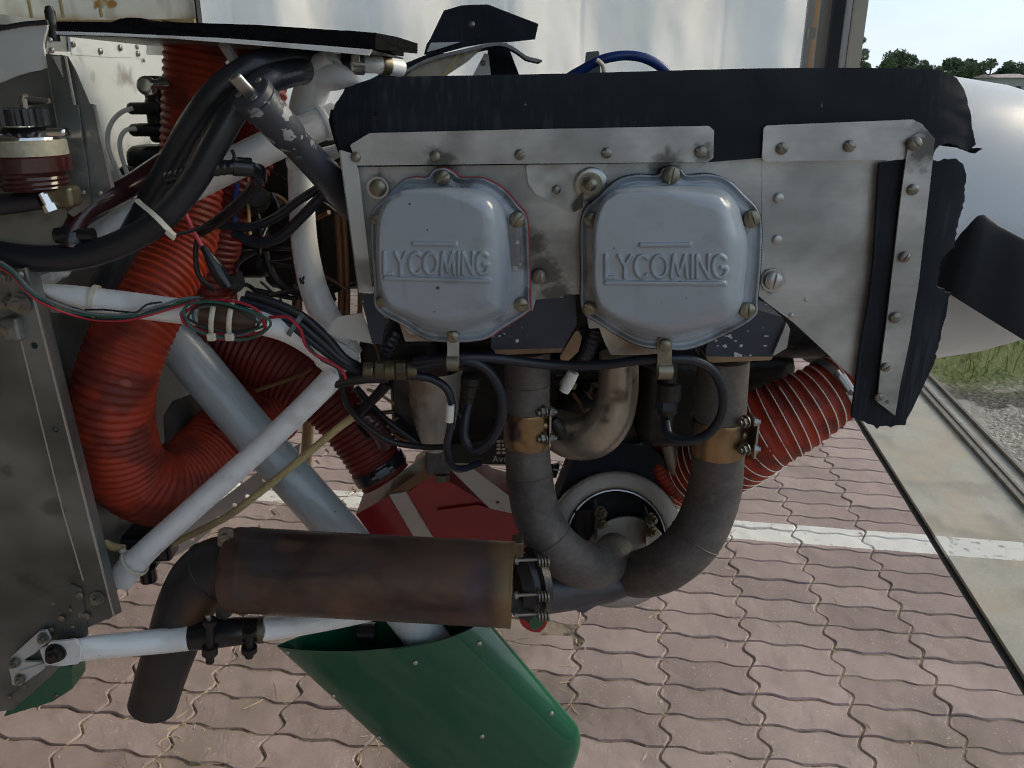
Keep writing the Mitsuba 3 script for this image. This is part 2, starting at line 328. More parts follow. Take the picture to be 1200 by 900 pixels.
def concrete_col(p, n, uv):
    a, b = en(p)
    c = mix((.36, .355, .315), (.47, .46, .42), f3(p, 6, 4)) * (.9 + .2 * f3(p, 160, 2))
    c = mix(c, (.47, .37, .25), .3 * smoothstep(.5, .7, fbm(p.x * 5, p.y * 5, 2, 4)))
    c = mix(c, (.20, .19, .165), .45 * smoothstep(.5, .85, fbm(p.x * 7, p.y * 7, 6, 5)))
    return mix(c, (.76, .78, .78), stripe(p) * smoothstep(.2, .45, f3(p, 50, 4)) * .8 * smoothstep(1.35, 1.3, a))
def dirt_col(p, n, uv):
    a, b = en(p)
    c = mix((.36, .33, .29), (.60, .57, .52), f3(p, 5, 5))
    c = mix(c, (.13, .12, .11), .85 * smoothstep(.56, .68, fbm(p.x * 6, p.y * 6, 1, 5)))
    c = mix(c, (.40, .29, .17), .7 * smoothstep(.55, .7, fbm(p.x * 3 + 9, p.y * 3, 4, 4)))
    far = smoothstep(4.0, 4.4, b + .28 * (a - 2) + .9 * (fbm(p.x * 1.7, p.y * 1.7, 4, 4) - .5))
    return mix(c, mix((.16, .20, .075), (.28, .30, .15), f3(p, 2.5, 4)), far)
def curtain_col(p, n, uv):
    a, b = en(p)
    c = mix((.875, .878, .915), (.92, .922, .95), fbm(a * 1.3, p.z * .5, 2, 3))
    return mix(c, (.70, .70, .73), .3 * smoothstep(.55, .75, fbm(a * 2.2, p.z * 1.2, 7, 4)))
RZ = float(PE(80, 29, 6.4)[2])
def rusty_col(p, n, uv):
    c = mix((.72, .70, .62), (.82, .80, .72), f3(p, 2.2, 4))
    c = mix(c, (.44, .40, .32), .6 * smoothstep(.5, .7, fbm(p.x * 6, p.y * 6, p.z * 1.2, 4)))
    e = smoothstep(RZ + .13, RZ + .02, p.z + .05 * fbm(p.x * 3, p.y * 3, p.z * 3, 3))
    r = dr.maximum(e * smoothstep(.36, .60, fbm(p.x * 5, p.y * 5, p.z * 11, 4)), smoothstep(.72, .78, fbm(p.x * 4, p.y * 4, p.z * 4, 4)))
    return mix(c, mix((.30, .13, .035), (.50, .28, .09), f3(p, 30)), r)
def wood_col(p, n, uv): return mix((.42, .22, .10), (.62, .36, .18), fbm(p.x * 12, p.y * 12, p.z * 1.5, 3))
def navy_col(p, n, uv):
    c = mix((.020, .026, .042), (.045, .055, .08), f3(p, 20))
    return mix(c, (.42, .44, .46), smoothstep(.715, .74, f3(p + 5, 190, 2)) * smoothstep(.50, .6, f3(p + 2, 16)))
def filler_col(p, n, uv):
    c = mix((.035, .040, .052), (.06, .066, .08), f3(p, 20))
    return mix(c, (.30, .31, .32), smoothstep(.58, .61, f3(p + 21, 95, 4)) * smoothstep(.030, .018, dr.sqrt(dr.square(p.x - P(336, 150, .735)[0]) + dr.square(p.z - P(336, 150, .735)[2]))))
def oily_col(p, n, uv): return mix((.006, .006, .006), (.030, .027, .025), f3(p, 30, 4))
def leaf_col(p, n, uv): return mix((.075, .10, .062), (.13, .165, .10), fbm(p.x * .8, p.y * .8, p.z * .8, 3))  # distance haze is put into the leaf colour, paler and bluer
def grass_col(p, n, uv): return mix((.14, .17, .06), (.34, .36, .17), fbm(p.x * 9, p.y * 9, 0, 3))

pbr('alu', tex(alu_col), .42, .55, bump=brushed, bscale=.00025)
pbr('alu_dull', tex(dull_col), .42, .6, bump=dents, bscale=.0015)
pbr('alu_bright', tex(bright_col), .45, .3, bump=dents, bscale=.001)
pbr('worn_edge', tex(lambda p, n, uv: mix((.10, .105, .11), (.34, .345, .345), f3(p, 130, 3))), .7)
pbr('alu_edge', (.55, .55, .54), .35, .8)
pbr('white_paint', tex(white_col), .28, 0, .5, .4, bump=grain(70), bscale=.0004)
pbr('strut_paint', tex(strut_col), .25, 0, .5, .5, bump=grain(60), bscale=.0004)
pbr('cover_paint', tex(cover_col), .22, .05, .6, 1.0, bump=grain(120), bscale=.0003)
pbr('rubber', tex(rubber_col), .7, 0, .22, bump=grain(900), bscale=.0003)
pbr('foam', tex(lambda p, n, uv: mix((.004, .004, .0045), (.014, .014, .015), f3(p, 300))), .95, 0, .05, bump=grain(420), bscale=.003)
pbr('hose_black', tex(lambda p, n, uv: mix((.010, .012, .016), (.022, .025, .031), f3(p, 26, 4))), .34, 0, .5, bump=grain(500), bscale=.0002)
pbr('cable_black', (.014, .015, .018), .38)
pbr('cable_navy', (.013, .017, .028), .35)
pbr('blue_cable', (.008, .035, .17), .32)
pbr('red_hose', tex(red_col), .5, 0, .28, bump=grain(240), bscale=.0006)
pbr('dark_red_hose', tex(darkred_col), .5)
scene['thread_hose'] = {'type': 'twosided', 'bsdf': {'type': 'principled', 'base_color': {'type': 'mesh_attribute', 'name': 'vertex_color'}, 'roughness': .4, 'specular': .5}}
pbr('exhaust', tex(exhaust_col), .6, .35, bump=grain(420), bscale=.0006)
pbr('muffler', tex(muffler_col), .40, .55, bump=grain(90), bscale=.0004)
pbr('collector_steel', tex(lambda p, n, uv: mix((.05, .053, .062), (.12, .122, .135), f3(p, 30, 4))), .42, .5)
pbr('tailpipe', tex(tailpipe_col), .5, .35, bump=grain(120), bscale=.0003)
pbr('heat_gold', tex(clampgold_col), .28, .85, bump=grain(130), bscale=.0005)
pbr('intake', tex(intake_col), .33, .7, bump=grain(140), bscale=.0004)
pbr('sump', tex(sump_col), .4, .55, bump=grain(120), bscale=.0004)
pbr('ring_metal', tex(lambda p, n, uv: mix((.26, .228, .195), (.40, .355, .305), f3(p, 16, 4))), .45, .4)
pbr('steel', (.42, .42, .41), .3, .9)
pbr('screw_steel', tex(lambda p, n, uv: mix((.14, .13, .115), (.34, .32, .28), f3(p, 160))), .36, .8)
pbr('screw_brass', tex(lambda p, n, uv: mix((.13, .12, .09), (.36, .335, .26), f3(p, 120))), .36, .8)
pbr('bright_screw', (.46, .46, .45), .38, .8)
pbr('brass', tex(lambda p, n, uv: mix((.10, .082, .05), (.24, .205, .135), f3(p, 90))), .4, .75)
pbr('chrome', (.75, .75, .74), .08, 1.0)
pbr('tan_band', tex(lambda p, n, uv: mix((.26, .25, .19), (.40, .385, .30), f3(p, 170))), .5, .3, bump=grain(300), bscale=.0005)
pbr('amber_glass', tex(lambda p, n, uv: mix((.018, .003, .004), (.045, .008, .008), f3(p, 40))), .12, 0, .5, .7)
pbr('maroon_hose', (.035, .010, .012), .2, 0, .5, .4)
pbr('black_plastic', (.012, .013, .016), .22, 0, .5, .3)
pbr('oily', tex(oily_col), .45, .2, bump=grain(80), bscale=.002)
pbr('navy_metal', tex(navy_col), .42, .25)
pbr('filler_paint', tex(filler_col), .4, .1, bump=grain(80), bscale=.0004)
pbr('gasket_red', (.38, .05, .045), .6)
pbr('copper_gasket', tex(lambda p, n, uv: mix((.20, .13, .085), (.40, .29, .2), f3(p, 50))), .4, .6)
pbr('red_paint', tex(lambda p, n, uv: mix((.24, .007, .012), (.34, .012, .02), f3(p, 12))), .22, 0, .5, .6)
pbr('cream_paint', (.50, .46, .40), .4)
pbr('green_paint', tex(lambda p, n, uv: mix((.0022, .080, .039), (.0035, .100, .050), f3(p, 8))), .10, 0, .6, .6, bump=grain(14), bscale=.0004, cgloss=.96)
pbr('inside_dark', (.02, .03, .028), .7)
pbr('zip_plastic', (.60, .57, .46), .4)
pbr('tan_tube', tex(lambda p, n, uv: mix((.42, .32, .15), (.58, .45, .23), f3(p, 40))), .35, 0, .5, .3)
pbr('brown_tube', (.16, .075, .03), .35, 0, .5, .3)
pbr('white_tube', (.70, .69, .62), .4)
pbr('pink_wire', (.62, .06, .09), .35)
pbr('red_wire', (.42, .02, .04), .38)
pbr('green_wire', (.02, .10, .075), .38)
pbr('grey_wire', (.12, .15, .16), .4)
pbr('brown_wrap', (.10, .055, .03), .5)
pbr('spinner_white', (.55, .59, .63), .3, 0, .5, .5)
pbr('blade_black', tex(lambda p, n, uv: mix((.007, .008, .011), (.016, .016, .019), f3(p, 14))), .42, 0, .35)
pbr('plate_print', tex(lambda p, n, uv: mix((.02, .018, .016), (.04, .036, .03), f3(p, 60))), .4, .4)
pbr('paver', tex(paver_col), .75, 0, .3, bump=paver_bump, bscale=.0014)
pbr('sand', tex(sand_col), .95, 0, .1, bump=grain(260), bscale=.004)
pbr('concrete', tex(concrete_col), .8, 0, .3, bump=paver_bump, bscale=.001)
pbr('dirt', tex(dirt_col), .95, 0, .1, bump=grain(55), bscale=.03)
pbr('rail_steel', tex(lambda p, n, uv: mix((.10, .085, .07), (.26, .235, .205), f3(p, 30))), .6, .3)
pbr('black_gap', (.012, .012, .011), .9)
pbr('straw', (.52, .42, .25), .7)
scene['curtain'] = {'type': 'principledthin', 'base_color': tex(curtain_col), 'roughness': .6, 'diff_trans': 1.2, 'spec_trans': 0.0, 'eta': 1.4}
pbr('hangar_wall', (.26, .26, .25), .8)
pbr('hangar_roof', (.22, .22, .215), .8)
scene['rusty_panel'] = {'type': 'principledthin', 'base_color': tex(rusty_col), 'roughness': .6, 'diff_trans': 1.0, 'spec_trans': 0.0, 'eta': 1.4}
pbr('wood', tex(wood_col), .7)
pbr('grey_frame', tex(lambda p, n, uv: mix((.25, .265, .27), (.36, .37, .37), fbm(p.x * 9, p.y * 9, p.z * 2, 3))), .5, .2)
pbr('beige_frame', tex(lambda p, n, uv: mix((.32, .31, .25), (.42, .40, .33), fbm(p.x * 9, p.y * 9, p.z * 2, 3))), .6)
pbr('navy_frame', (.010, .016, .026), .5)
pbr('trunk_bark', (.09, .07, .05), .9)
scene['leaves'] = {'type': 'twosided', 'bsdf': {'type': 'diffuse', 'reflectance': tex(leaf_col)}}
scene['grass_blades'] = {'type': 'twosided', 'bsdf': {'type': 'diffuse', 'reflectance': tex(grass_col)}}

# ---------------------------------------------------------------- the setting
def slab(a0, a1, b0, b1, z0, z1):
    m = trimesh.creation.box([a1 - a0, b1 - b0, z1 - z0]); M = np.eye(4); M[:3, 0], M[:3, 1] = E1, E2
    M[:3, 3] = W((a0 + a1) / 2, (b0 + b1) / 2, (z0 + z1) / 2); m.apply_transform(M); return m
def ground_sheet(a0, a1, b0, b1, n, m, hf):
    A, B = np.meshgrid(np.linspace(a0, a1, n), np.linspace(b0, b1, m), indexing='ij')
    v = A[..., None] * E1 + B[..., None] * E2; v[..., 2] = hf(A, B)
    i, j = np.meshgrid(np.arange(n - 1), np.arange(m - 1), indexing='ij')
    q = np.stack([i * m + j, (i + 1) * m + j, (i + 1) * m + j + 1, i * m + j + 1], -1).reshape(-1, 4)
    return trimesh.Trimesh(v.reshape(-1, 3), np.vstack([q[:, [0, 1, 2]], q[:, [0, 2, 3]]]), process=False)
KERB = 1.0
# far ground: one sheet to the horizon, with finer relief near the rails
gk = obj('ground', ground_sheet(-500, 700, -400, 900, 60, 60, lambda a, b: -.12 + 0 * a), 'dirt', smooth=False); lab(gk, kind='structure')
def hdirt(a, b):
    q = np.stack([a * 3, b * 3, a * 0], -1)
    e = np.clip((a - 1.66) / .25, 0, 1)
    return -.055 + e * (.045 + .05 * (meshkit.fbm(q, 4, 2) - .5) + .022 * (meshkit.fbm(q * 6, 3, 5) - .5)) - np.clip((a - 7) / 3, 0, 1) * .12
lab(obj('dirt_verge', ground_sheet(1.50, 11, -4, 26, 240, 420, hdirt), 'dirt', smooth=True), kind='structure')
pv = lab(obj('paving', ground_sheet(-9, KERB - .012, -9, 7.4, 110, 190, lambda a, b: -.0038 + .004 * (meshkit.fbm(np.stack([a * 40, b * 40, a * 0], -1), 2, 4) - .5)), 'sand', smooth=True), 'paving of rose-pink wavy interlocking blocks with sandy joints', kind='structure')
# one interlocking block: wavy on all four sides, so that neighbours fit together
def paver_outline(g=.0018, k=1):
    def side(n, per, amp, L):
        t = np.linspace(0, 1, n + 1)[:-1]; return t * L - L / 2, amp * np.interp((t * per) % 1, [0, .22, .36, .64, .78, 1], [0, .9, 1, -1, -.9, 0])
    x, w = side(12 // k, 2, .0056, PV_L); y, z = side(8 // k, 1, .0132, PV_W)
    pts = [(a, -PV_W / 2 + b) for a, b in zip(x, w)] + [(PV_L / 2 + b, a) for a, b in zip(y, z)]
    xr, wr = np.append(x[1:], PV_L / 2)[::-1], np.append(w[1:], 0)[::-1]; yr, zr = np.append(y[1:], PV_W / 2)[::-1], np.append(z[1:], 0)[::-1]
    pts += [(a, PV_W / 2 + b) for a, b in zip(xr, wr)] + [(-PV_L / 2 + b, a) for a, b in zip(yr, zr)]
    return affinity.scale(Polygon(pts).buffer(-g, join_style=2).simplify(.0004), 1, .981)
def paver_mesh(cut=None):
    o = paver_outline()
    if cut: o = o.intersection(Polygon([(-1, -1), (cut, -1), (cut, 1), (-1, 1)]))
    o = o; i = np.array(o.exterior.coords[:-1]); c = i.mean(0)
    n = len(i); d = i - c; L = np.linalg.norm(d, axis=1, keepdims=True); inn = i - d / L * .0034
    v = np.vstack([np.c_[inn, np.zeros(n)], np.c_[i, np.full(n, -.0042)], np.c_[i, np.full(n, -.02)]])
    t, f = trimesh.creation.triangulate_polygon(Polygon(inn), engine='earcut')
    k = np.arange(n); s = []
    idx = [int(np.argmin(((inn - q) ** 2).sum(1))) for q in t]
    f = np.array([[idx[a] for a in q] for q in f])
    for r in (0, 1): s += [np.stack([r * n + k, (r + 1) * n + k, (r + 1) * n + (k + 1) % n], 1), np.stack([r * n + k, (r + 1) * n + (k + 1) % n, r * n + (k + 1) % n], 1)]
    m = trimesh.Trimesh(v, np.vstack([f] + s), process=False); 
    if m.face_normals[0][2] < 0: m.invert()
    return m
PM = paver_mesh(); PC = paver_mesh(PV_L / 2 - .016); PLYC = mikit.ply(PC, 'paver', smooth=False); PLYP = mikit.ply(PM, 'paver', smooth=False)
cells = []
for i in range(-42, 4):
    for j in range(-60, 54):
        a, b = PV_A + (i + .5) * PV_L, PV_B + (j + .5) * PV_W
        if a + PV_L / 2 > KERB + .01 or b > 7.2 or b < -1.5 or a < -6: continue
        q = W(a, b) - CAM; z = q @ FW; 
        px, py = (600 + F * (q @ RT) / z, 450 - F * (q @ UP) / z) if z > .1 else (-9e9, 0)
        seen = z > .1 and -60 < px < 1260 and 300 < py < 960
        hid = seen and ((py < 600 and (px < 250 or 480 < px < 700)) or (px < 130 and py < 840) or (270 < px < 600 and 620 < py < 730))
        cells.append((0 if seen and not hid else 1, z if z > 0 else 99 - z, a, b))
cells.sort(); rest = []
for n_, (hid, z, a, b) in enumerate(cells):
    M = np.eye(4); t = rng.normal(0, .006, 2); dz = rng.normal(0, .0012); sp = rng.normal(0, .004)
    M[:3, 0], M[:3, 1] = E1 * math.cos(sp) + E2 * math.sin(sp) + [0, 0, t[0]], E2 * math.cos(sp) - E1 * math.sin(sp) + [0, 0, t[1]]; M[:3, 3] = W(a, b, dz)
    cut = a + PV_L / 2 > KERB - .02
    if n_ < 300: scene[key('paver', pv)] = {**(PLYC if cut else PLYP), 'to_world': ST(M)}
    else: m = (PC if cut else PM).copy(); m.apply_transform(M); rest.append(m)
lab(obj('distant_pavers', cat(*rest), 'paver', pv, smooth=False), kind='stuff')
# bits of straw lying in the joints
def straws(n, gen, lo, hi, w):
    V, Fc = [], []
    for _ in range(n):
        a, b, z = gen(); L = rng.uniform(lo, hi); th = rng.uniform(0, 6.3); bend = rng.normal(0, .35)
        p = [W(a, b, z + .0015)]
        for s in range(3): p.append(p[-1] + (E1 * math.cos(th + bend * s) + E2 * math.sin(th + bend * s)) * L / 3 + [0, 0, rng.uniform(-.001, .0025)])
        p = np.array(p); p[:, 2] = np.maximum(p[:, 2], z + .001)
        sd = np.cross(p[-1] - p[0], [0, 0, 1.0]); sd *= w / (np.linalg.norm(sd) + 1e-9)
        k = len(V) * 8; V.append(np.vstack([p - sd, p + sd + [0, 0, w]]))
        Fc += [[k + s, k + s + 1, k + s + 5] for s in range(3)] + [[k + s, k + s + 5, k + s + 4] for s in range(3)]
    return trimesh.Trimesh(np.vstack(V), Fc, process=False)
def jointgen():
    i, j = min(rng.integers(-8, 4), rng.integers(-8, 4)), rng.integers(-6, 9)
    a, b = PV_A + i * PV_L, PV_B + j * PV_W
    if rng.random() < .75: return a + rng.normal(0, .005), b + rng.uniform(0, PV_W), -.003
    return a + rng.uniform(0, PV_L), b + rng.normal(0, .004), -.003
def clump():
    cs = [(-.72, 1.06), (-.60, 1.12), (-.85, 1.1), (-.35, 1.2), (-.55, 1.0), (-.98, 1.2)]; c = cs[rng.integers(len(cs))]
    return c[0] + rng.normal(0, .05), c[1] + rng.normal(0, .02), .001
lab(obj('straw_litter', cat(straws(800, jointgen, .010, .06, .0010), straws(130, clump, .03, .12, .0007)), 'straw', smooth=False), 'dry straw bits caught in the joints of the pink paving', 'straw', kind='stuff')

cs = lab(obj('concrete_strip', slab(KERB + .018, 1.285, -9, 9, -.12, .001), 'concrete'), kind='structure')
lab(obj('mossy_gap', slab(KERB - .012, KERB + .018, -9, 9, -.12, -.012), 'black_gap'), kind='structure')
lab(obj('rail_bed', slab(1.293, 1.52, -9, 9, -.16, -.010), 'concrete'), kind='structure')
for a, wd, z0, z1 in ((1.395, .014, -.03, .006), (1.436, .012, -.03, -.002), (1.50, .014, -.03, .008)):
    k = obj('door_rail', slab(a, a + wd, -9, 7.3, z0, z1), 'rail_steel'); lab(k, 'rusty steel door rail, ' + ('nearest the concrete strip' if a < 1.4 else 'sunk flat between the two upright rails' if a < 1.48 else 'nearest the bare dirt'), 'rail', 'rails of the sliding door')
# grass and dry stalks along the verge
def blades(n, gen, lo, hi, w):
    V, Fc = np.zeros((n, 5, 3)), np.zeros((n, 3, 3), int)
    for q in range(n):
        a, b = gen(); h = rng.uniform(lo, hi); th = rng.uniform(0, 6.3); l = rng.uniform(.1, .7) * h
        z = float(hdirt(np.array(a), np.array(b))) - .01; d = E1 * math.cos(th) + E2 * math.sin(th); s = np.cross(d, [0, 0, 1.0]) * w
        p = W(a, b, z); V[q] = [p - s, p + s, p + d * l * .35 + s * .8 + [0, 0, h * .65], p + d * l * .35 - s * .8 + [0, 0, h * .65], p + d * l + [0, 0, h]]
        Fc[q] = np.array([[0, 1, 2], [0, 2, 3], [3, 2, 4]]) + 5 * q
    return trimesh.Trimesh(V.reshape(-1, 3), Fc.reshape(-1, 3), process=False)
def gg():
    while 1:
        a, b = rng.uniform(1.7, 7), rng.uniform(2, 14)
        if b + .25 * (a - 2) > 4.2 + .6 * (meshkit.noise(np.array([a * 1.7, b * 1.7, 0])) - .5) : return a, b
def gd():
    while 1:
        a, b = rng.uniform(1.65, 5), rng.uniform(1.5, 6)
        if meshkit.fbm(np.array([a * 2.3, b * 2.3, 5.0]), 3) > .50: return a, b
lab(obj('verge_grass', blades(15000, gg, .05, .17, .0035), 'grass_blades', smooth=False), 'green grass growing beyond the bare dirt outside the hangar', 'grass', kind='stuff')
lab(obj('dry_stalks', blades(2600, gd, .015, .07, .0018), 'straw', smooth=False), 'dry tan stalks scattered over the bare dirt', 'dry grass', kind='stuff')

# ---- the hangar
HG = lab(key('hangar'), 'open-fronted aircraft hangar with grey walls and a high roof', 'hangar')
obj('roof', slab(-7.5, 1.4, -7, 8.0, 5.6, 5.7), 'hangar_roof', HG)
obj('back_wall', slab(-7.5, PE(-420, 60, 7.6) @ E1, 7.6, 7.75, -.1, 5.6), 'hangar_wall', HG); obj('back_beam', slab(PE(-420, 60, 7.6) @ E1 + .003, 1.38, 7.45, 7.6, 5.2, 5.6), 'grey_frame', HG)
obj('side_wall', slab(-7.6, -7.5, -7, 7.75, -.1, 5.6), 'hangar_wall', HG)
obj('added_rear_wall', slab(-7.5, 1.2, -7.1, -7.0, -.1, 5.6), 'hangar_wall', HG)  # unseen wall, added to cut the daylight from behind the camera
for b in (-2.4, .4, 3.2, 6.0): obj('roof_beam', slab(-7.45, 1.38, b, b + .12, 5.3, 5.598), 'grey_frame', HG)
# pale tarpaulin hanging across the back
def curtain():
    n, m = 260, 60; x = np.linspace(0, 1, n)[:, None]; zz = np.linspace(.12, 5.2, m)[None]
    p0, p1 = PE(226, 60, 7.2), PE(950, 60, 7.0); a0, a1 = p0 @ E1, p1 @ E1
    A = a0 + (a1 - a0) * x + 0 * zz; q = np.stack([A * 1.1, zz * .25 + 0 * x, A * 0], -1)
    y = 7.05 + .10 * np.sin(A * 6.0 + 2.2 * meshkit.noise(np.stack([A * .8, zz * .3 + 0 * x, A * 0], -1))) * (.4 + meshkit.noise(q)) + .22 * (meshkit.fbm(q * [1.6, 1, 1], 3, 4) - .5)
    cr = meshkit.fbm(np.stack([A * 3.2 + zz * 1.2, zz * 1.6 + 0 * x, A * 0], -1), 4, 9); y = y + .10 * np.abs(cr - .5)
    for s in (.10, .325, .545, .66, .87): y = y - .02 * np.exp(-((x - s) / .0035) ** 2)
    v = A[..., None] * E1 + y[..., None] * E2; v[..., 2] = zz
    i, j = np.meshgrid(np.arange(n - 1), np.arange(m - 1), indexing='ij'); q = np.stack([i * m + j, (i + 1) * m + j, (i + 1) * m + j + 1, i * m + j + 1], -1).reshape(-1, 4)
    return trimesh.Trimesh(v.reshape(-1, 3), np.vstack([q[:, [0, 1, 2]], q[:, [0, 2, 3]]]), process=False)
lab(obj('tarpaulin_curtain', curtain(), 'curtain', smooth=True), 'pale grey tarpaulin curtain hanging in folds behind the engine', 'curtain')
# rusty cream hanging panel, upper left, made translucent so daylight brightens it
def cream():
    p0, p1 = PE(-330, 20, 6.4), PE(229, 20, 6.4); a0, a1 = p0 @ E1, p1 @ E1; z0 = PE(80, 29, 6.4)[2]
    k = lab(key('cream_panel'), 'cream hanging panel with a rust-stained lower edge, upper left', 'panel')
    v = [W(a, 6.41, z) for a, z in ((a0, z0), (a1, z0), (a1, 4.8), (a0, 4.8))]; obj('sheet', trimesh.Trimesh(v, [[0, 1, 2], [0, 2, 3]], process=False), 'rusty_panel', k, smooth=False)
    obj('edge_angle', slab(a0, a1, 6.37, 6.398, z0 + .002, z0 + .03), 'tan_tube', k)
    for x in (36, 73, 118): q = PE(x, 10, 6.38) @ E1; m = slab(q - .006, q + .006, 6.36, 6.384, z0 + .05, z0 + .6); obj('brace', m, 'tan_tube', k)
    obj('leg', slab(a0, a0 + .08, 6.435, 6.5, -.02, 4.8), 'grey_frame', k); obj('leg', slab(a1 - .05, a1, 6.435, 6.5, -.02, 4.8), 'black_plastic', k)
cream()
# sliding doors seen end on at the hangar front
def door():
    k = lab(key('sliding_door'), 'stack of open sliding hangar doors seen edge on, grey, navy and beige frames', 'door')
    for x0, x1, b, dp, mat, nm in ((943, 951, 5.9, .06, 'grey_frame', 'edge_strip'), (951, 957, 5.95, .05, 'wood', 'wooden_batten'), (957, 972, 5.7, .05, 'grey_frame', 'door_leaf'), (972, 988, 5.6, .05, 'navy_frame', 'door_leaf'), (988.5, 994, 5.4, .05, 'grey_frame', 'door_leaf'), (994, 998, 5.5, .05, 'navy_frame', 'seal'), (998, 1012, 5.0, .06, 'beige_frame', 'door_leaf')):
        a0, a1 = PE(x0, 45, b) @ E1, PE(x1, 45, b) @ E1
        obj(nm, slab(a0, a1, b, b + dp, .01 if nm == 'door_leaf' else .05, 5.4), mat, k)
    a0, a1 = PE(946, 45, 5.85) @ E1, PE(955, 45, 5.85) @ E1
    z0, z1 = PE(950, 46, 5.85)[2], PE(950, 33, 5.85)[2]
    obj('latch', slab(a0, a1, 5.82, 5.86, z0, z1), 'grey_frame', k)
door()
# ---- trees and the shed on the horizon
def tree(x, top, hw, D, lbl, seed):
    r = np.random.default_rng(seed); k = lab(key('far_tree'), lbl, 'tree', 'trees along the horizon')
    c = P(x, 95, D); c[2] = 0; s = S(x, 80, D); Ht = P(x, top, D)[2]; R = 1.25 * hw * s
    Vs, Fs = [], []; z0 = Ht * .22; nb = 15
    cl = [(c + [r.uniform(-.75, .75) * R, r.uniform(-.7, .7) * R, z0 + (Ht * .84 - z0) * r.uniform(.05, 1)], R * r.uniform(.20, .46)) for _ in range(nb)] + [(c + [r.normal(0, .1) * R, 0, Ht - R * .32], R * .32)]
    n = 5200
    for q in range(n):
        p, rr = cl[r.integers(len(cl))]; d = r.normal(size=3); d /= np.linalg.norm(d)
        o = p + d * rr * r.uniform(.3, 1.08) ** .6 * [1, 1, .85]; u = r.normal(size=3); u /= np.linalg.norm(u); w = np.cross(u, r.normal(size=3)); w /= np.linalg.norm(w) + 1e-9
        L = R * r.uniform(.04, .09); b = len(Vs); Vs += [o - u * L, o + w * L * .55, o + u * L, o - w * L * .55]; Fs += [[b, b + 1, b + 2], [b, b + 2, b + 3]]
    obj('crown', trimesh.Trimesh(Vs, Fs, process=False), 'leaves', k, smooth=False)
    v, f, _, _ = sweep(spline([[*c, R * .09], [*(c + [0, 0, Ht * .4]), R * .07], [*(c + [R * .05, 0, Ht * .85]), R * .02]], Ht / 12)[:, :3], np.linspace(R * .09, R * .02, len(spline([[*c, R * .09], [*(c + [0, 0, Ht * .4]), R * .07], [*(c + [R * .05, 0, Ht * .85]), R * .02]], Ht / 12))), 8)
    ms = [trimesh.Trimesh(v, f, process=False)]
    for p, rr in cl[:8]:
        st = c + [0, 0, Ht * r.uniform(.25, .55)]; pp = np.linspace(st, p, 5); v, f, _, _ = sweep(pp, np.linspace(R * .035, R * .01, 5), 5); ms.append(trimesh.Trimesh(v, f, process=False))
    obj('trunk', cat(*ms), 'trunk_bark', k)
for x, top, hw, D, l, sd in ((1004, 42, 12, 70, 'tree half hidden behind the beige door edge', 1), (1048, 56, 23, 90, 'round tree standing alone right of the hangar door', 2), (1078, 69, 14, 95, 'low tree beside the lone round tree', 3),
                             (1117, 67, 22, 105, 'broad tree in the middle of the far tree line', 4), (1139, 77, 12, 120, 'small low bush in the gap right of the broad middle tree', 5), (1158, 67, 19, 100, 'bushy tree right of the gap in the far tree line', 6), (1180, 71, 15, 102, 'tree second from the right on the horizon', 7), (1201, 70, 16, 98, 'tree cut by the right edge of the picture', 8), (1098, 76, 12, 125, 'smallest far shrub between the low tree and the broad middle tree', 9), (1240, 64, 24, 100, 'tree just past the right edge on the horizon', 10)):
    if x < 1215: tree(x, top, hw, D, l, sd)
def shed():
    D = 88; a, b = P(1168, 94, D), P(1204, 94, D); k = lab(key('far_shed'), 'tiny far shed with a pinkish roof below the tree line', 'shed')
    L = b[0] - a[0]; h = P(1185, 91, D)[2]; c = (a + b) / 2
    obj('wall', box([c[0], D + 2, h / 2], [L, 4, h]), 'hangar_wall', k)
    m = trimesh.creation.extrude_polygon(Polygon([(-2.3, 0), (2.3, 0), (0, .38)]), L + .5, engine='earcut'); m.apply_transform([[0, 0, 1, c[0] - L / 2 - .25], [1, 0, 0, D + 2], [0, 1, 0, h + .003], [0, 0, 0, 1]])
    obj('roof', m, 'paver', k)
    for q in (.2, .5, .75): obj('window', box([a[0] + L * q, D - .02, h * .5], [.5, .04, .5]), 'navy_frame', k)
shed()

# ---------------------------------------------------------------- the aircraft, cowling off: everything below is bolted to it
lab(AC, 'light aircraft with its cowling off, grey valve covers, red hoses and white mount bare', 'aircraft')
def A(name, mesh, mat, label=None, smooth=35, parent=AC): return obj(name, mesh, mat, parent, smooth, label)
def plate(name, pts, Y, th, mat, label=None, parent=AC, **kw):
    return obj(name, flat(pts, th, Y, **kw), mat, parent, 35, label)
def wav(amp, k, seed=0): return lambda v: amp * (meshkit.fbm(v * k, 3, seed) - .5)

# ---- fuselage side and firewall
XF = -.475
def PFY(x, y, off=0.0): d = ray(x, y); t = (XF + off) / d[0]; return (x, y, t * d[1])
fw = A('firewall', box([XF - .002, 1.27, 1.146], [.004, 1.02, .632]), 'alu_dull', 'dull aluminium firewall behind the engine, with shade put into its tone')  # dull metal, and the shade low on the firewall is put into its tone
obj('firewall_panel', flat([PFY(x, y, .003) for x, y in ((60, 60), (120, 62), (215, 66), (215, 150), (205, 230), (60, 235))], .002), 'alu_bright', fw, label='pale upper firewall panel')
sk = plate('fuselage_skin', [(-160, 338), (28, 316), (52, 400), (108, 625), (133, 722), (97, 738), (95, 748), (60, 792), (15, 832), (-160, 850)], .724, .0015, 'alu_dull', 'dull grey lower fuselage side panel', sub=.03, bow=wav(.004, 9))
us = plate('fuselage_skin', [(-160, 30), (57, 28), (52, 62), (55, 78), (72, 180), (84, 310), (28, 330), (-160, 345)], .737, .0015, 'alu_dull', 'upper fuselage side panel with a curved pale top')
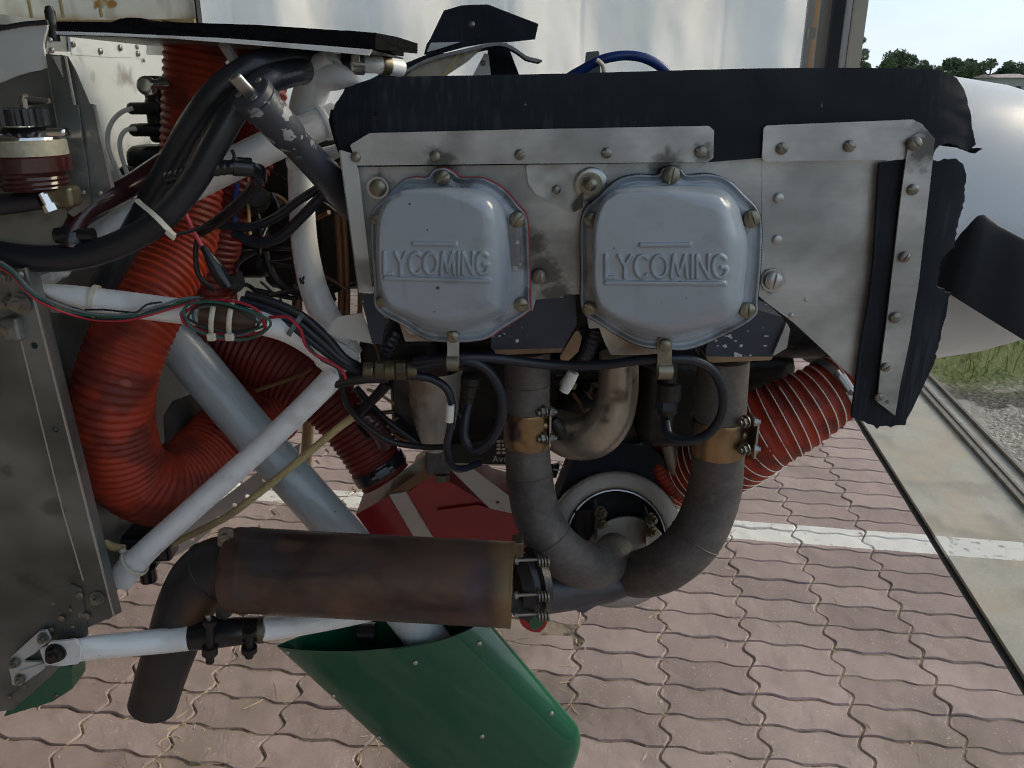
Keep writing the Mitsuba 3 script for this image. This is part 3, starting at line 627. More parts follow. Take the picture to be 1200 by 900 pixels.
plate('skin_panel', smoothline([(-160, 20), (-40, 36), (0, 33), (30, 28), (54, 26), (50, 50), (52, 64), (55, 79), (28, 86), (0, 97), (-60, 122), (-160, 165)], 3), .733, .003, 'alu_bright', 'pale panel with a curved lower edge', us, bow=wav(.003, 8))
tube('edge_seal', [(-160, 20, .732), (-40, 37, .732), (0, 33, .732), (30, 28, .732), (56, 26, .732)], 2.8, 'cable_black', us)
ea = plate('edge_angle', [(8, 318), (29, 314), (52, 400), (108, 625), (133, 722), (126, 727), (97, 680), (73, 600), (24, 400)], .7205, .0018, 'alu_dull', 'angle strip with two round holes', holes=[(40, 405, 4.2), (65, 503, 4.2)])
obj('flange', flat([(29.5, 314, .7206), (46, 312, .75), (64, 390, .75), (118, 622, .75), (143, 717, .75), (133.5, 722, .7206), (108.5, 625, .7206), (52.5, 400, .7206)], .0015), 'alu_dull', ea)
obj('hole_shade', flat([(30, 396), (52, 396), (52, 415), (30, 415)], .001, .7232), 'inside_dark', ea); obj('hole_shade', flat([(55, 494), (77, 494), (77, 513), (55, 513)], .001, .7232), 'inside_dark', ea)  # dark plates behind the punched holes stand for the shade inside
obj('edge_lip', flat([(28.5, 314), (30.4, 314), (53.4, 400), (109.4, 625), (134, 722), (132.4, 722), (107.5, 625), (51.4, 400)], .002, .7192), 'alu_edge', ea); obj('edge_lip', flat([(23.6, 400), (25, 400), (74.2, 600), (98, 680), (96.8, 681), (72.8, 600)], .0015, .7196), 'alu_edge', ea)
d2 = plate('post_strip', [(70, 64), (79, 66), (88, 82), (105, 122), (110, 122), (131, 220), (110, 236), (96, 250), (88, 200)], .7345, .0015, 'alu_dull')
d1 = plate('post_strip', [(53, 63), (75.5, 65), (86, 123), (91, 123), (102, 200), (106, 240), (86, 254), (80, 250), (70, 160)], .7305, .0018, 'alu_dull')
plate('gusset', [(61, 66), (70, 65), (74, 91)], .7295, .001, 'alu_edge', parent=d1)
plate('edge_lip', [(109, 123), (112, 123), (133, 219), (130, 221)], .7325, .002, 'alu_edge', parent=d2); plate('edge_lip', [(75, 66), (77, 66), (88, 123), (86, 123)], .7288, .002, 'alu_edge', parent=d1)
for x, y, r in ((59, 47, 3), (61, 59, 3.4), (98, 225, 2.6), (118, 226, 2.6), (3, 195, 2)): screw(x, y, .7305, r, d1, 'bright_screw')
ta = obj('rivet_angle', flat([PFY(x, y, .004) for x, y in ((82, 40), (150, 43), (172, 47), (171, 68), (130, 67), (84, 64))], .003), 'alu_bright', fw)
for x, y, r in ((117, 60, 3.6), (140, 56, 3.6), (161, 63, 3.2), (168, 71, 2), (85, 52, 3.4), (160, 55, 2.6)):
    q = PFY(x, y, .0045); screw(x, y, q[2], r, fw, 'screw_steel', normal=(1, 0, 0))
for pts in ([(84, 72), (110, 70), (140, 72), (165, 78), (192, 86)], [(82, 65), (130, 68), (166, 69)]):
    tube('panel_seam', [PFY(x, y, .001) for x, y in pts], .9, 'inside_dark', fw, sides=6)
# fuel valve and black fittings on the firewall
fv = A('firewall_fitting', cat(rbox(P(186, 108, .99), [.022, .04, .035], .008), rbox(P(187, 140, .985), [.016, .04, .05], .006), rbox(P(178, 152, .975), [.045, .03, .014], .006), rbox(P(172, 127, .965), [.04, .02, .013], .005), rbox(P(180, 185, .99), [.05, .05, .03], .012), rbox(P(180, 203, .98), [.07, .04, .02], .008)), 'oily', 'black oily valve block on the firewall')
obj('coupling', cat(lathe(P(173, 101, .93), [.2, -1, .1], [(0, 0), (0, .010), (.006, .010), (.007, .007), (.014, .0065), (.014, 0)], 24), lathe(P(175, 99, .925), [1, .1, .1], [(0, .005), (.012, .005), (.013, .007), (.022, .007), (.022, 0)], 12)), 'chrome', fv)
tube('breather_tube', [(156, 127, .925), (143, 131, .92), (130, 145, .915), (126, 165, .91), (132, 188, .905), (146, 216, .90)], 2.7, 'white_tube', label='longer cream breather tube on the firewall')
tube('breather_tube', [(160, 151, .925), (148, 152, .92), (141, 162, .915), (141, 176, .91), (148, 200, .905), (153, 214, .90)], 2.6, 'white_tube', label='shorter cream breather tube on the firewall')
mh = tube('oil_hose', [(84, 290, .735), (87, 268, .74), (100, 247, .75), (125, 232, .77), (155, 216, .80), (195, 190, .85)], [12, 12, 12.5, 13, 13, 13], 'maroon_hose', label='dark maroon oil hose bending over the left tube')
q, d, r = mh.at(.06); collar('hose_clamp', q, d, r, .010, .002, 'black_plastic', mh.key)
A('hose_fitting', cat(lathe(P(66, 276, .735), [1, 0, .02], [(0, 0), (0, .007), (.008, .007), (.008, .009), (.014, .009), (.014, .006), (.034, .006), (.034, 0)], 14)), 'black_plastic')

# ---- small reservoir at far left
rv = lab(key('reservoir', AC), 'small brake-fluid reservoir with a black ribbed cap and dark red bowl')
rc, s = P(33, 175, .70), S(33, 175, .70)
def rl(ys): return [((175 - y) * s * .98, r * s) for y, r in ys]
obj('bowl', lathe(rc, [0, 0, 1], rl([(222, 0), (222, 33), (219, 37), (217, 36), (214, 38.5), (211, 37), (208, 39), (205, 38), (202, 40), (199, 44), (183, 44), (181, 42)])), 'amber_glass', rv)
obj('band', lathe(rc, [0, 0, 1], rl([(181.5, 41), (181, 42.5), (165, 42), (163.5, 40)])), 'tan_band', rv)
obj('lid', lathe(rc, [0, 0, 1], rl([(164, 40), (163, 41), (160, 40), (156, 34), (152, 24), (149, 20), (147, 20), (147, 0)])), 'chrome', rv)
th = np.linspace(0, 2 * np.pi, 240, endpoint=False); rr_ = (27.5 + 1.8 * np.clip(2.2 * np.sin(12 * th), -1, 1)) * s
cp = trimesh.creation.extrude_polygon(Polygon(np.c_[rr_ * np.cos(th), rr_ * np.sin(th)]), 18 * s, engine='earcut'); cp.apply_translation(rc + [0, 0, (175 - 148) * s])
cp = cat(cp, lathe(rc, [0, 0, 1], rl([(130, 26), (128, 22), (127.5, 0)]), 40)); obj('cap', cp, 'black_plastic', rv, smooth=25)
obj('stud', cat(lathe(P(42, 118, .71), [1, -.1, 0], [(-.012, 0), (-.012, .0055), (-.008, .0055), (-.008, .0035), (.012, .002), (.012, 0)], 12), lathe(P(29, 128, .70), [0, 0, 1], [(0, .003), (.008, .003), (.008, 0)], 10)), 'screw_steel', rv)
obj('lid_clip', rbox(P(68, 155, .668), [.016, .012, .007], .003), 'chrome', rv)
obj('outlet', cat(lathe(P(52, 228, .70), [1, 0, -.3], [(0, 0), (0, .008), (.022, .008), (.022, 0)], 6), rbox(P(74, 230, .70), [.024, .02, .018], .004)), 'brass', rv)
obj('nipple', lathe(P(50, 226, .69), [.35, 0, -1], [(0, 0), (0, .004), (.010, .004), (.010, .006), (.016, .006), (.016, 0)], 10), 'chrome', rv)
tube('return_hose', [(-60, 243, .70), (0, 240, .70), (50, 234, .70)], [12, 12, 11], 'hose_black', label='short black hose running left from the reservoir')

# ---- engine mount: white tubes
mt = lab(key('engine_mount', AC), 'white-painted tubular engine mount')
def mount(ctrl, r, label=None, **kw): return tube('tube', ctrl, r, 'white_paint', mt, sides=28, step=.008, label=label, **kw)
T2 = mount([(46, 326, .79), (80, 300, .795), (130, 270, .80), (190, 236, .81), (260, 199, .82), (330, 165, .835), (395, 138, .86)], [15, 16, 17, 18, 19, 19, 18], 'upper diagonal white mount tube')
T1 = mount([(390, 68, .84), (376, 84, .845), (363, 112, .86), (355, 150, .88), (353, 200, .88), (354, 250, .88), (359, 300, .88), (370, 345, .88), (388, 382, .88), (412, 418, .88)], [14, 19, 20, 18.5, 15.5, 15, 15.5, 16.5, 17, 15], 'curved upright white mount tube left of the engine')
mount([(372, 88, .845), (398, 90, .835), (424, 98, .83)], [17, 15, 7], flat=[(1, 1), (1, 1), (1, .5)])
mount([(432, 152, .84), (405, 172, .85), (380, 182, .86), (340, 192, .87)], [6, 7, 9, 9])
T3 = mount([(44, 336, .76), (70, 343, .765), (120, 353, .77), (190, 362, .78), (260, 371, .79), (330, 384, .805), (372, 406, .82), (398, 434, .83)], [10, 14, 15, 15, 15, 15, 16, 15], 'level white mount tube carrying wires', flat=[(1, .4), (1, .7), (1, 1), (1, 1), (1, 1), (1, 1), (1, 1), (1, 1)])
T4 = mount([(138, 684, .785), (150, 668, .785), (172, 645, .787), (270, 557, .80), (350, 483, .81), (404, 428, .825)], [13, 15, 14, 13.5, 13.5, 14], 'lower diagonal white mount tube', flat=[(.5, 1.1), (.6, 1.05), (1, 1), (1, 1), (1, 1), (1, 1)])
obj('gusset', flat(smoothline([(338, 384), (372, 392), (405, 405), (420, 420), (414, 440), (396, 446), (384, 440), (368, 424), (352, 402)], 4), .005, .822), 'white_paint', mt)
obj('end_lug', flat([(47, 312), (86, 312), (74, 322), (62, 329), (49, 331)], .004, .79), 'white_paint', mt)
obj('end_lug', flat([(57, 352), (80, 360), (82, 367), (59, 366)], .004, .775), 'cream_paint', mt)
obj('bracket', flat([(380, 391), (397, 371), (424, 367), (438, 403), (420, 400)], .0025, .80), 'alu_bright', mt)
for pth, us in ((T1, (.955,)), (T2, (.06, .965)), (T3, (.93,)), (T4, (.955,))):
    for u in us: q, d, r = pth.at(u); obj('weld', lathe(q, d, [(-.003, r * .98), (-.002, r + .0012), (.001, r + .0016), (.003, r + .001), (.004, r * .98)], 36), 'white_paint', mt)
obj('paint_mark', cat(flat([(350, 327), (352, 325), (354, 331), (352, 333)], .0006, .8655), flat([(354, 325), (357, 323), (357, 327), (355, 328), (357, 331), (355, 334), (353, 332)], .0006, .865)), 'inside_dark', mt)
ziptie(T3, .19, mt, 1.0, grow=1.03, w=.005); ziptie(T4, .12, mt, -1.9, grow=1.08, w=.004)
mu = tube('nose_leg', [(196, 386, .97), (250, 452, .96), (300, 512, .95), (360, 580, .94), (425, 655, .945), (500, 748, .955), (575, 850, .957)], [26, 26, 25.5, 25, 25, 24, 23], 'strut_paint', sides=40, label='thick pale blue-grey nose-leg tube crossing behind the mount')
# white fuel line at the top
fl = tube('fuel_pipe', [(395, 74, .90), (420, 75, .90), (445, 76, .91), (470, 80, .93)], 10, 'white_paint', label='short white pipe with a steel clamp under the foam strip')
q, d, r = fl.at(.17); collar('rubber_sleeve', q, d, r, .010, .002, 'black_plastic', fl.key)
q, d, r = fl.at(.32); collar('hose_clamp', q, d, r, .012, .0016, 'steel', fl.key, rbox(q + [0, -.013, .005], [.009, .006, .008], .001)); q, d, r = fl.at(.66); collar('brown_band', q, d, r, .010, .001, 'brass', fl.key)

# ---- red air ducts
RIB = (.0080, .0025)
HA = tube('duct_hose', [(229, 30, .95), (228, 90, .95), (226, 150, .95), (224, 210, .945), (212, 280, .92), (178, 345, .87), (150, 402, .835), (134, 455, .82), (134, 505, .825), (152, 555, .845), (187, 572, .87), (228, 550, .93), (275, 505, 1.01), (315, 480, 1.09)], [36, 36, 36, 37, 41, 44, 46, 47, 47, 46, 45, 45, 43, 42], 'red_hose', sides=44, rib=RIB, label='long red duct hose curling down the left side')
HB = tube('duct_hose', [(215, 380, 1.06), (262, 398, 1.05), (320, 424, 1.04), (375, 460, 1.03), (415, 505, 1.02), (452, 560, 1.01)], [42, 41, 39, 35, 32, 31], 'dark_red_hose', sides=36, rib=RIB, label='dark red duct hose leading down to the red air box')
q, d, r = HB.at(.955); collar('hose_clamp', q, d, r, .016, .002, 'black_plastic', HB.key, lug(q, d, r, [.02, .012, .010]))
HC = tube('duct_hose', [(300, 60, 1.02), (305, 110, 1.0), (300, 160, 1.0), (278, 210, .99), (255, 270, .985), (246, 330, .985), (250, 385, 1.0)], [30, 31, 31, 31, 31, 31, 31], 'dark_red_hose', sides=32, rib=RIB, label='dark red duct hose half hidden behind the black hoses')
HD = tube('duct_hose', [(1012, 438, .99), (985, 452, .985), (940, 480, .975), (890, 507, .98), (845, 533, 1.02), (805, 548, 1.07), (770, 552, 1.12)], [38, 38, 44, 49, 50, 46, 42], 'red_hose', sides=44, rib=(.0120, .0024), label='red duct hose with pale spiral threads, right of the exhaust', cord=('white_tube', .0008))
q, d, r = HD.at(.12); collar('hose_clamp', q, d, r * 1.0, .010, .002, 'steel', HD.key, lug(q, d, r, [.022, .010, .009])); q, d, r = HD.at(.055); collar('hose_clamp', q, d, r, .012, .002, 'black_plastic', HD.key, lug(q, d, r, [.018, .010, .008]))
obj('spigot', flat([(965, 497), (985, 486), (992, 478), (988, 502), (964, 503)], .02, .985), 'oily', HD.key)
tube('hose_end', [(762, 516, 1.05), (770, 545, 1.03), (786, 570, 1.02), (812, 590, 1.02)], [9, 10, 9, 8], 'red_hose', HD.key, rib=(.006, .001)); tube('liner', [(782, 520, 1.02), (792, 550, 1.02), (812, 572, 1.02), (830, 585, 1.02)], 8, 'ring_metal', HD.key)

# ---- black hoses and wiring on the left
H1 = tube('oil_line', [(364, 68, .86), (335, 68, .815), (298, 77, .785), (258, 104, .775), (228, 142, .775), (198, 196, .78), (168, 252, .79), (140, 302, .80), (112, 352, .82)], [14, 15, 15.5, 15.5, 15.5, 15, 15, 15, 14], 'hose_black', sides=28, label='black hose arching behind, ending behind the level white tube')
H2 = tube('oil_line', [(-60, 284, .735), (-10, 296, .735), (40, 303, .735), (95, 300, .735), (145, 284, .735), (190, 256, .735), (226, 214, .74), (254, 166, .745), (280, 124, .755), (310, 97, .77), (340, 86, .80), (364, 82, .87)], 15.5, 'hose_black', sides=28, label='front black hose sweeping from the left edge up to the top')
zt = tube('cable_tie', [(160, 234, .762), (164, 238, .735), (183, 254, .716), (200, 272, .7145), (204, 279, .722)], 2.4, 'zip_plastic', H2.key, sides=8, flat=[(1.6, .5)] * 5, label='pale cable tie strapping two black hoses'); obj('tie_lock', rbox(P(200, 274, .7125), [.007, .005, .0075], .001, frame([1, 0, -1])), 'zip_plastic', H2.key)
dc = tube('wire_loom', [(195, 210, .75), (225, 203, .745), (258, 197, .745), (288, 196, .75), (302, 204, .77), (292, 226, .80), (262, 254, .83), (235, 272, .85)], [8, 9, 9, 8.5, 8, 7, 7, 6], 'black_plastic', rib=(.006, .0006), label='black taped wire loom looped over the upper tube')
for u in (.30, .42): q, d, r = dc.at(u); collar('sleeve', q, d, r, .016, .0016, 'black_plastic', dc.key)
tube('cable_tie', [(272, 176, .745), (276, 186, .742), (281, 197, .742)], 2.2, 'black_plastic', dc.key, sides=8)
tube('ignition_lead', [(258, 264, .86), (292, 266, .855), (322, 255, .85), (352, 234, .845), (382, 215, .835), (404, 200, .82)], 5.2, 'cable_navy', label='upper of two dark leads crossing the upright tube')
tube('ignition_lead', [(274, 273, .86), (298, 284, .855), (326, 279, .85), (352, 256, .845), (378, 229, .835), (404, 206, .82)], 6.2, 'cable_navy', label='lower of two dark leads crossing the upright tube')
pw = tube('pink_lead', [(214, 243, .80), (219, 254, .80), (228, 273, .80), (240, 294, .80)], 2.4, 'pink_wire', label='pink wire ending in a black connector')
tube('connector', [(237, 288, .80), (245, 300, .80), (256, 318, .80), (268, 336, .80)], [3, 6, 9, 8], 'black_plastic', pw.key)
tube('black_lead', [(232, 275, .805), (229, 300, .805), (234, 325, .805), (252, 340, .81)], 3, 'cable_black'); tube('black_lead', [(205, 275, .74), (222, 271, .78), (250, 262, .83)], 2.2, 'cable_black')
for k_, (m, dx, dy) in enumerate((('red_wire', 0, 5), ('green_wire', 1, 1), ('grey_wire', 0, -2), ('cable_black', -1, 3))):
    tube(m.replace('cable_black', 'black_wire') if m != 'cable_black' else 'black_wire', [(-12, 302 + dy, .716), (12, 316 + dy, .716), (38, 343 + dy, .716), (62, 356 + dy + dx, .73), (88, 365 + dy + dx, .742), (112, 370 + dy - dx, .745), (150, 370 + dy, .748), (186, 361 + dy + 2 * dx, .757), (214, 352 + dy, .765), (238, 348 + dx, .77)], 1.6, m, sides=8)
tube('black_wire', [(100, 363, .748), (122, 363, .748), (152, 366, .749), (160, 366, .749), (172, 357, .755), (190, 354, .76)], 1.2, 'cable_black', sides=8)
cl = lab(key('wire_coil', AC), 'coiled red, green and grey wires tied to the level white tube')
for k_, (m, rx, ry) in enumerate((('red_wire', 47, 19), ('green_wire', 43, 16), ('grey_wire', 45, 17.5), ('red_wire', 49, 20.5), ('cable_black', 40, 14), ('green_wire', 50, 21))):
    a = np.linspace(.15 * k_, .15 * k_ + 2 * np.pi, 26); dx_, dy_ = ((0, 0), (3, -1), (-3, 2), (4, 1), (-2, -1), (1, 2))[k_]
    c = [(262 + dx_ + rx * math.cos(t) * (1 + .10 * math.sin(3 * t + 1.7 * k_)), 374 + dy_ + ry * math.sin(t) * (1 + .12 * math.cos(2 * t + k_)) + 5 * math.cos(t), .762 - .002 * k_ + .002 * math.sin(2 * t)) for t in a]
    tube('loop', c, 1.6, m, cl, sides=8, step=.004, caps=False)
tube('brown_wrap', [(236, 368, .776), (262, 372, .778), (300, 378, .784)], 14.6, 'brown_wrap', cl)
for x in (249, 270): 
    tube('cable_tie', [(x + 3, 352, .768), (x, 364, .7515), (x - 2, 380, .7495), (x - 1, 396, .757)], 2.6, 'zip_plastic', cl, sides=8, flat=[(1.2, .5)] * 4); obj('tie_lock', rbox(P(x - 1, 395, .750), [.008, .006, .007], .0012), 'zip_plastic', cl)
for i, (a, b, r) in enumerate(((0, 0, 5.5), (6, -7, 5), (-4, 7, 4.5))):
    tube('cable', [(282 + a, 352 + b, .80), (316 + a, 362 + b, .80), (346 + a, 376 + b, .80), (376 + a, 400 + b * .8, .80), (404, 424 + b * .6, .80), (430, 436 + b * .3, .82)], r, 'cable_navy' if i != 1 else 'cable_black')
tube('red_wire', [(316, 372, .79), (338, 372, .785), (352, 386, .785), (358, 404, .79), (370, 416, .79), (386, 424, .79), (401, 434, .79), (405, 444, .79)], 2, 'red_wire', sides=8)
tube('black_wire', [(350, 385, .79), (363, 408, .79), (378, 422, .79), (396, 432, .79), (400, 446, .79)], 1.9, 'cable_black', sides=8)
obj('cable_tie', lathe(P(345, 378, .80), [.8, 0, -.6], [(0, .012), (0, .0145), (.005, .0145), (.005, .012)], 24), 'grey_wire', AC)
# clutter of wires behind, seen through the gaps
for i, c in enumerate(([(300, 250, 1.02), (325, 330, 1.0), (360, 345, 1.0), (420, 330, 1.05)], [(315, 345, .98), (345, 340, .99), (380, 345, 1.0)], [(322, 320, 1.02), (335, 345, 1.02), (370, 350, 1.0)], [(305, 330, 1.0), (330, 348, 1.0), (350, 325, 1.0)], [(372, 345, 1.02), (385, 345, 1.02), (394, 352, 1.02)], [(376, 370, 1.0), (388, 358, 1.0), (393, 348, 1.0)], [(300, 340, 1.0), (350, 350, 1.0), (392, 346, 1.0)], [(328, 350, .98), (338, 370, .97), (336, 382, .96)], [(350, 347, .98), (341, 362, .98), (334, 372, .97)])):
    tube('loose_wire', c, [4.5, 1.6, 1.6, 1.6, 1.8, 1.5, 3, 1.4, 1.4][i], 'cable_black', sides=8)
for x, r in ((398, 4), (405, 3.5), (420, 3)): tube('copper_line', [(x - 6, 190, 1.06), (x - 2, 260, 1.05), (x + 2, 340, 1.03), (x + 1, 385, 1.02)], r, 'brown_tube')
tube('copper_line', [(348, 350, 1.0), (349, 385, .98)], 6, 'brown_tube'); tube('copper_line', [(373, 320, 1.03), (392, 330, 1.02), (410, 342, 1.02)], 1.6, 'brown_tube')
tube('blue_lead', [(278, 215, .95), (274, 240, .95), (275, 262, .95)], 3.5, 'blue_cable', sides=8)
tube('white_lead', [(292, 205, .96), (291, 240, .96), (293, 275, .96)], 2, 'tan_tube', sides=8)
clr = np.random.default_rng(23)
for q in range(30):
    x, y, Y = ((clr.uniform(245, 400), clr.uniform(190, 350), clr.uniform(.97, 1.06)), (clr.uniform(425, 600), clr.uniform(395, 510), clr.uniform(.93, 1.02)), (clr.uniform(660, 830), clr.uniform(425, 500), clr.uniform(.94, 1.0)))[q % 3]
    a = clr.uniform(0, 6.3); c = [(x, y, Y)]
    for t in range(4): a += clr.normal(0, .8); x += 26 * math.cos(a); y += 20 * math.sin(a); c.append((float(np.clip(x, 245, 850)), float(np.clip(y, 185, 520 if q % 3 else 345)), Y + clr.normal(0, .008)))
    if q % 3 == 1 or True: tube('loose_wire', c, clr.uniform(1.2, 3.4), ('cable_black', 'cable_navy', 'cable_black', 'brown_tube', 'oily')[q % 5], sides=8)
for x, y, Y, r, L_ in ((300, 235, 1.0, 13, .05), (275, 330, 1.0, 10, .04), (600, 452, 1.0, 12, .05), (690, 455, .98, 9, .05), (655, 445, .97, 7, .05), (815, 470, .98, 9, .04)):
    k = A('fitting', cat(lathe(P(x, y, Y), [.3, -1, .2], [(0, 0), (0, r * .001), (L_ * .3, r * .001), (L_ * .32, r * .0013), (L_ * .55, r * .0013), (L_ * .58, r * .0008), (L_, r * .0008), (L_, 0)], 6 if r < 10 else 18)), 'oily' if r > 9 else 'brass')
# accessory case behind the mount
acs = A('accessory_case', cat(rbox(P(318, 225, 1.16), [.17, .16, .16], .02), rbox(P(385, 245, 1.18), [.16, .18, .2], .02), rbox(P(290, 290, 1.1), [.09, .1, .07], .02)), 'oily', 'dark oily accessory case behind the mount tubes')
for x, y, r in ((321, 241, 11), (350, 210, 8), (300, 200, 8), (322, 305, 9)):
    obj('cap', lathe(P(x, y, 1.055), [0, -1, 0], [(0, 0), (0, r * .0011), (.008, r * .001), (.009, r * .0006), (.004, r * .0005), (.004, 0)], 24), 'oily', acs)

# ---- oil filler tube with its capped top
of = tube('oil_filler', [(296, 112, .715), (318, 136, .728), (338, 158, .745), (342, 163, .75), (372, 194, .79), (412, 240, .87)], [22, 22, 21, 18.5, 18.5, 18.5], 'filler_paint', sides=40, label='dark grey oil filler tube with a chipped collar and wing cap')
q, d, r = of.at(.02); d = -d / np.linalg.norm(d)
obj('cap', lathe(q, d, [(-.010, r * 1.0), (-.009, r * 1.13), (-.001, r * 1.13), (0, r * 1.05), (.001, r * 1.18), (.007, r * 1.18), (.008, r * 1.1), (.008, 0)], 40), 'filler_paint', of.key)
R = frame(d, (1, 0, 0)); obj('wing', cat(rbox(q + d * .016 + R[:, 0] * .001, [.012, .0065, .022], .003, np.stack([R[:, 1], R[:, 0], d], 1))), 'steel', of.key)
for a in (.6, 2.6, 4.4): stamp('rivet', 'rivet', q + d * .008 + r * .85 * (math.cos(a) * R[:, 0] + math.sin(a) * R[:, 1]), .003, 'steel', of.key, d)

# ---- foam sealing strip along the top, left
fs = lab(key('foam_strip', AC), 'black foam sealing strip on a pale metal ledge, top left')
obj('foam', flat([(62, 25), (130, 26), (140, 22), (150, 20.5), (165, 21), (176, 25), (300, 29), (436, 38), (440, 42), (440, 57), (380, 53), (260, 44), (130, 38), (62, 37)], .20, .775, sub=.012, bow=lambda v: .0012 * (meshkit.fbm(v * 160, 3) - .5)), 'foam', fs)
obj('foam_corner', flat([(441, 38.5, .776), (464, 43, .82), (490, 51, .87), (490, 63, .87), (462, 60, .82), (441, 58, .776)], .03), 'foam', fs)
obj('ledge', flat([(50, 36), (130, 38.5), (260, 44.5), (380, 53.5), (436, 58), (432, 65), (380, 60), (300, 53), (200, 45), (120, 41.5), (52, 40)], .004, .772), 'white_paint', fs)
obj('tray', cat(flat([(60, 38.5), (260, 45), (436, 58.5), (436, 61), (260, 48), (60, 41)], .22, .778)), 'alu_dull', fs)
obj('peg', lathe(P(62, 34, .775), [0, 0, 1], [(-.01, 0), (-.01, .0045), (.014, .0045), (.018, .003), (.019, 0)], 16), 'oily', fs)
obj('end_knob', rbox(P(51, 38, .775), [.010, .010, .008], .003), 'alu_edge', fs)
tube('brace', [(262, 52, .80), (275, 72, .82), (286, 92, .84)], 6, 'alu_bright', fs)

# ---- baffle plates around the cylinders
YB = .79
mb = plate('baffle', rounded([(402, 176), (560, 172), (893, 168), (893, 190), (893, 330), (880, 345), (800, 380), (690, 385), (684, 345), (622, 345), (560, 392), (480, 392), (446, 350), (436, 330)], 1.5), YB, .0016, 'alu', 'stained aluminium baffle around the valve covers', sub=.025, bow=wav(.0025, 7, 3))
rb = plate('baffle', [(893, 186), (1040, 184), (1032, 240), (1026, 300), (1020, 345), (1004, 447), (930, 378), (900, 356), (887, 345), (893, 250)], .789, .0016, 'alu', 'plain aluminium baffle right of the second valve cover', sub=.025, bow=wav(.003, 6, 8))
sb = plate('baffle', [(399, 176), (413, 180), (420, 200), (437, 343), (421, 343), (402, 200)], .776, .0016, 'alu_bright', 'narrow folded edge of the baffle left of the first cover')
obj('return', flat([(399, 176, .776), (402, 200, .776), (421, 343, .776), (424, 352, .85), (405, 210, .85)], .0012), 'alu_dull', sb)
plate('baffle_fin', [(422, 344), (438, 344), (452, 376), (447, 404), (436, 402)], .778, .0015, 'navy_metal', parent=sb)
pp = plate('patch_plate', rounded([(616, 193), (714, 190), (690, 222), (674, 249), (628, 228), (619, 215)], 3), .7865, .0014, 'alu_bright', 'small patch plate between the valve covers', parent=mb)
screw(652, 222, .7862, 5.2, mb, 'screw_steel'); screw(653, 222, .7858, 4.2, mb, 'bright_screw')
obj('washer', cat(lathe(P(692, 216, .7862), [0, -1, 0], [(0, 0), (0, .016), (.002, .016), (.0035, .0135), (.0035, 0)], 32)), 'steel', mb)
screw(692, 216, .783, 11, mb, 'screw_brass', kind='hex', name='bolt', ang=.2); screw(692, 216, .770, 7.5, mb, 'screw_brass', ang=1.5)
plate('dark_clip', [(684, 226), (683, 243), (672, 249), (671, 240), (677, 232)], .777, .004, 'black_plastic', parent=mb)
screw(443, 220, .785, 10, mb, 'screw_brass', ang=1.5, hs=.8); obj('washer', lathe(P(443, 220, .788), [0, -1, 0], [(0, 0), (0, .0105), (.002, .0105), (.002, 0)], 24), 'alu_edge', mb)
for x, y, r, m in ((632, 324, 9, 'screw_steel'), (905, 328, 11, 'bright_screw')): screw(x, y, .785, r, mb if x < 893 else rb, m, ang=1.4)
obj('washer', lathe(P(905, 328, .787), [0, -1, 0], [(0, 0), (0, .0115), (.002, .0115), (.002, 0)], 24), 'steel', rb)
for x, y, r in ((913, 232, 5.6), (911, 281, 5.4), (928, 370, 3), (945, 352, 2)): screw(x, y, .787, r, rb, 'bright_screw' if r > 4 else 'steel', kind='rivet', name='rivet', hs=.5)
# rubber seals and the clamping strips over them
ts = lab(key('rubber_seal', AC), 'wide black rubber seal standing along the top of the baffle')
def curl(v):
    top = np.clip((v[:, 2] - P(600, 150, .78)[2]) / .06, 0, 1); right = np.clip((v[:, 0] - P(1090, 140, .78)[0]) / .045, 0, 1); left = np.clip((P(440, 140, .78)[0] - v[:, 0]) / .05, 0, 1)
    return .018 * top ** 1.6 + .012 * right ** 1.5 + .012 * left + .005 * (meshkit.fbm(v * 14, 3, 4) - .5) * (top + .1) + .012 * right * (meshkit.fbm(v * [20, 20, 45], 3, 14) - .5)
obj('sheet', flat(ragged([(399, 198), (394, 168), (386, 145), (389, 122), (401, 104), (418, 97), (440, 90), (560, 88), (660, 86), (800, 82), (900, 79.5), (1000, 79), (1090, 80), (1107, 81), (1131, 91), (1139, 106), (1146, 135), (1151, 171), (1141, 178), (1125, 171), (1110, 168), (1097, 174), (1094, 182), (1088, 180), (1078, 160), (893, 185), (832, 190), (410, 196)], .7, 5, lambda x, y: (x > 1095 and y > 100) or x < 405), .004, .780, sub=.009, bow=curl), 'rubber', ts, smooth=25)
obj('frayed_edge', flat([(1100, 170), (1115, 167), (1128, 170), (1145, 175), (1152, 174), (1143, 180), (1128, 174), (1112, 172)], .010, .80, sub=.006, bow=wav(.006, 200)), 'foam', ts)
obj('torn_end', flat([(388, 128), (393, 140), (397, 160), (405, 172), (404, 182), (396, 178), (390, 160), (385, 140)], .006, .79, sub=.006, bow=wav(.006, 150)), 'foam', ts)
def strip(label, pts, Y, scr, rad=2.5, mat='alu'):
    k = plate('clamp_strip', rounded(pts, rad), Y, .0018, mat, label, sub=.03, bow=wav(.0012, 8, len(scr)))
    for x, y, r in scr: screw(x, y, Y - .0003, r, k, 'screw_steel')
    return k
strip('long aluminium clamp strip above the valve covers', [(413, 178), (410, 170), (433, 156), (600, 152), (831, 147.5), (837, 153), (836, 185), (829, 190), (600, 192), (418, 194)], .7765, [(417, 184, 6), (510, 183, 6.3), (609, 181, 6.3), (711, 179, 6.3), (821, 178, 7)])
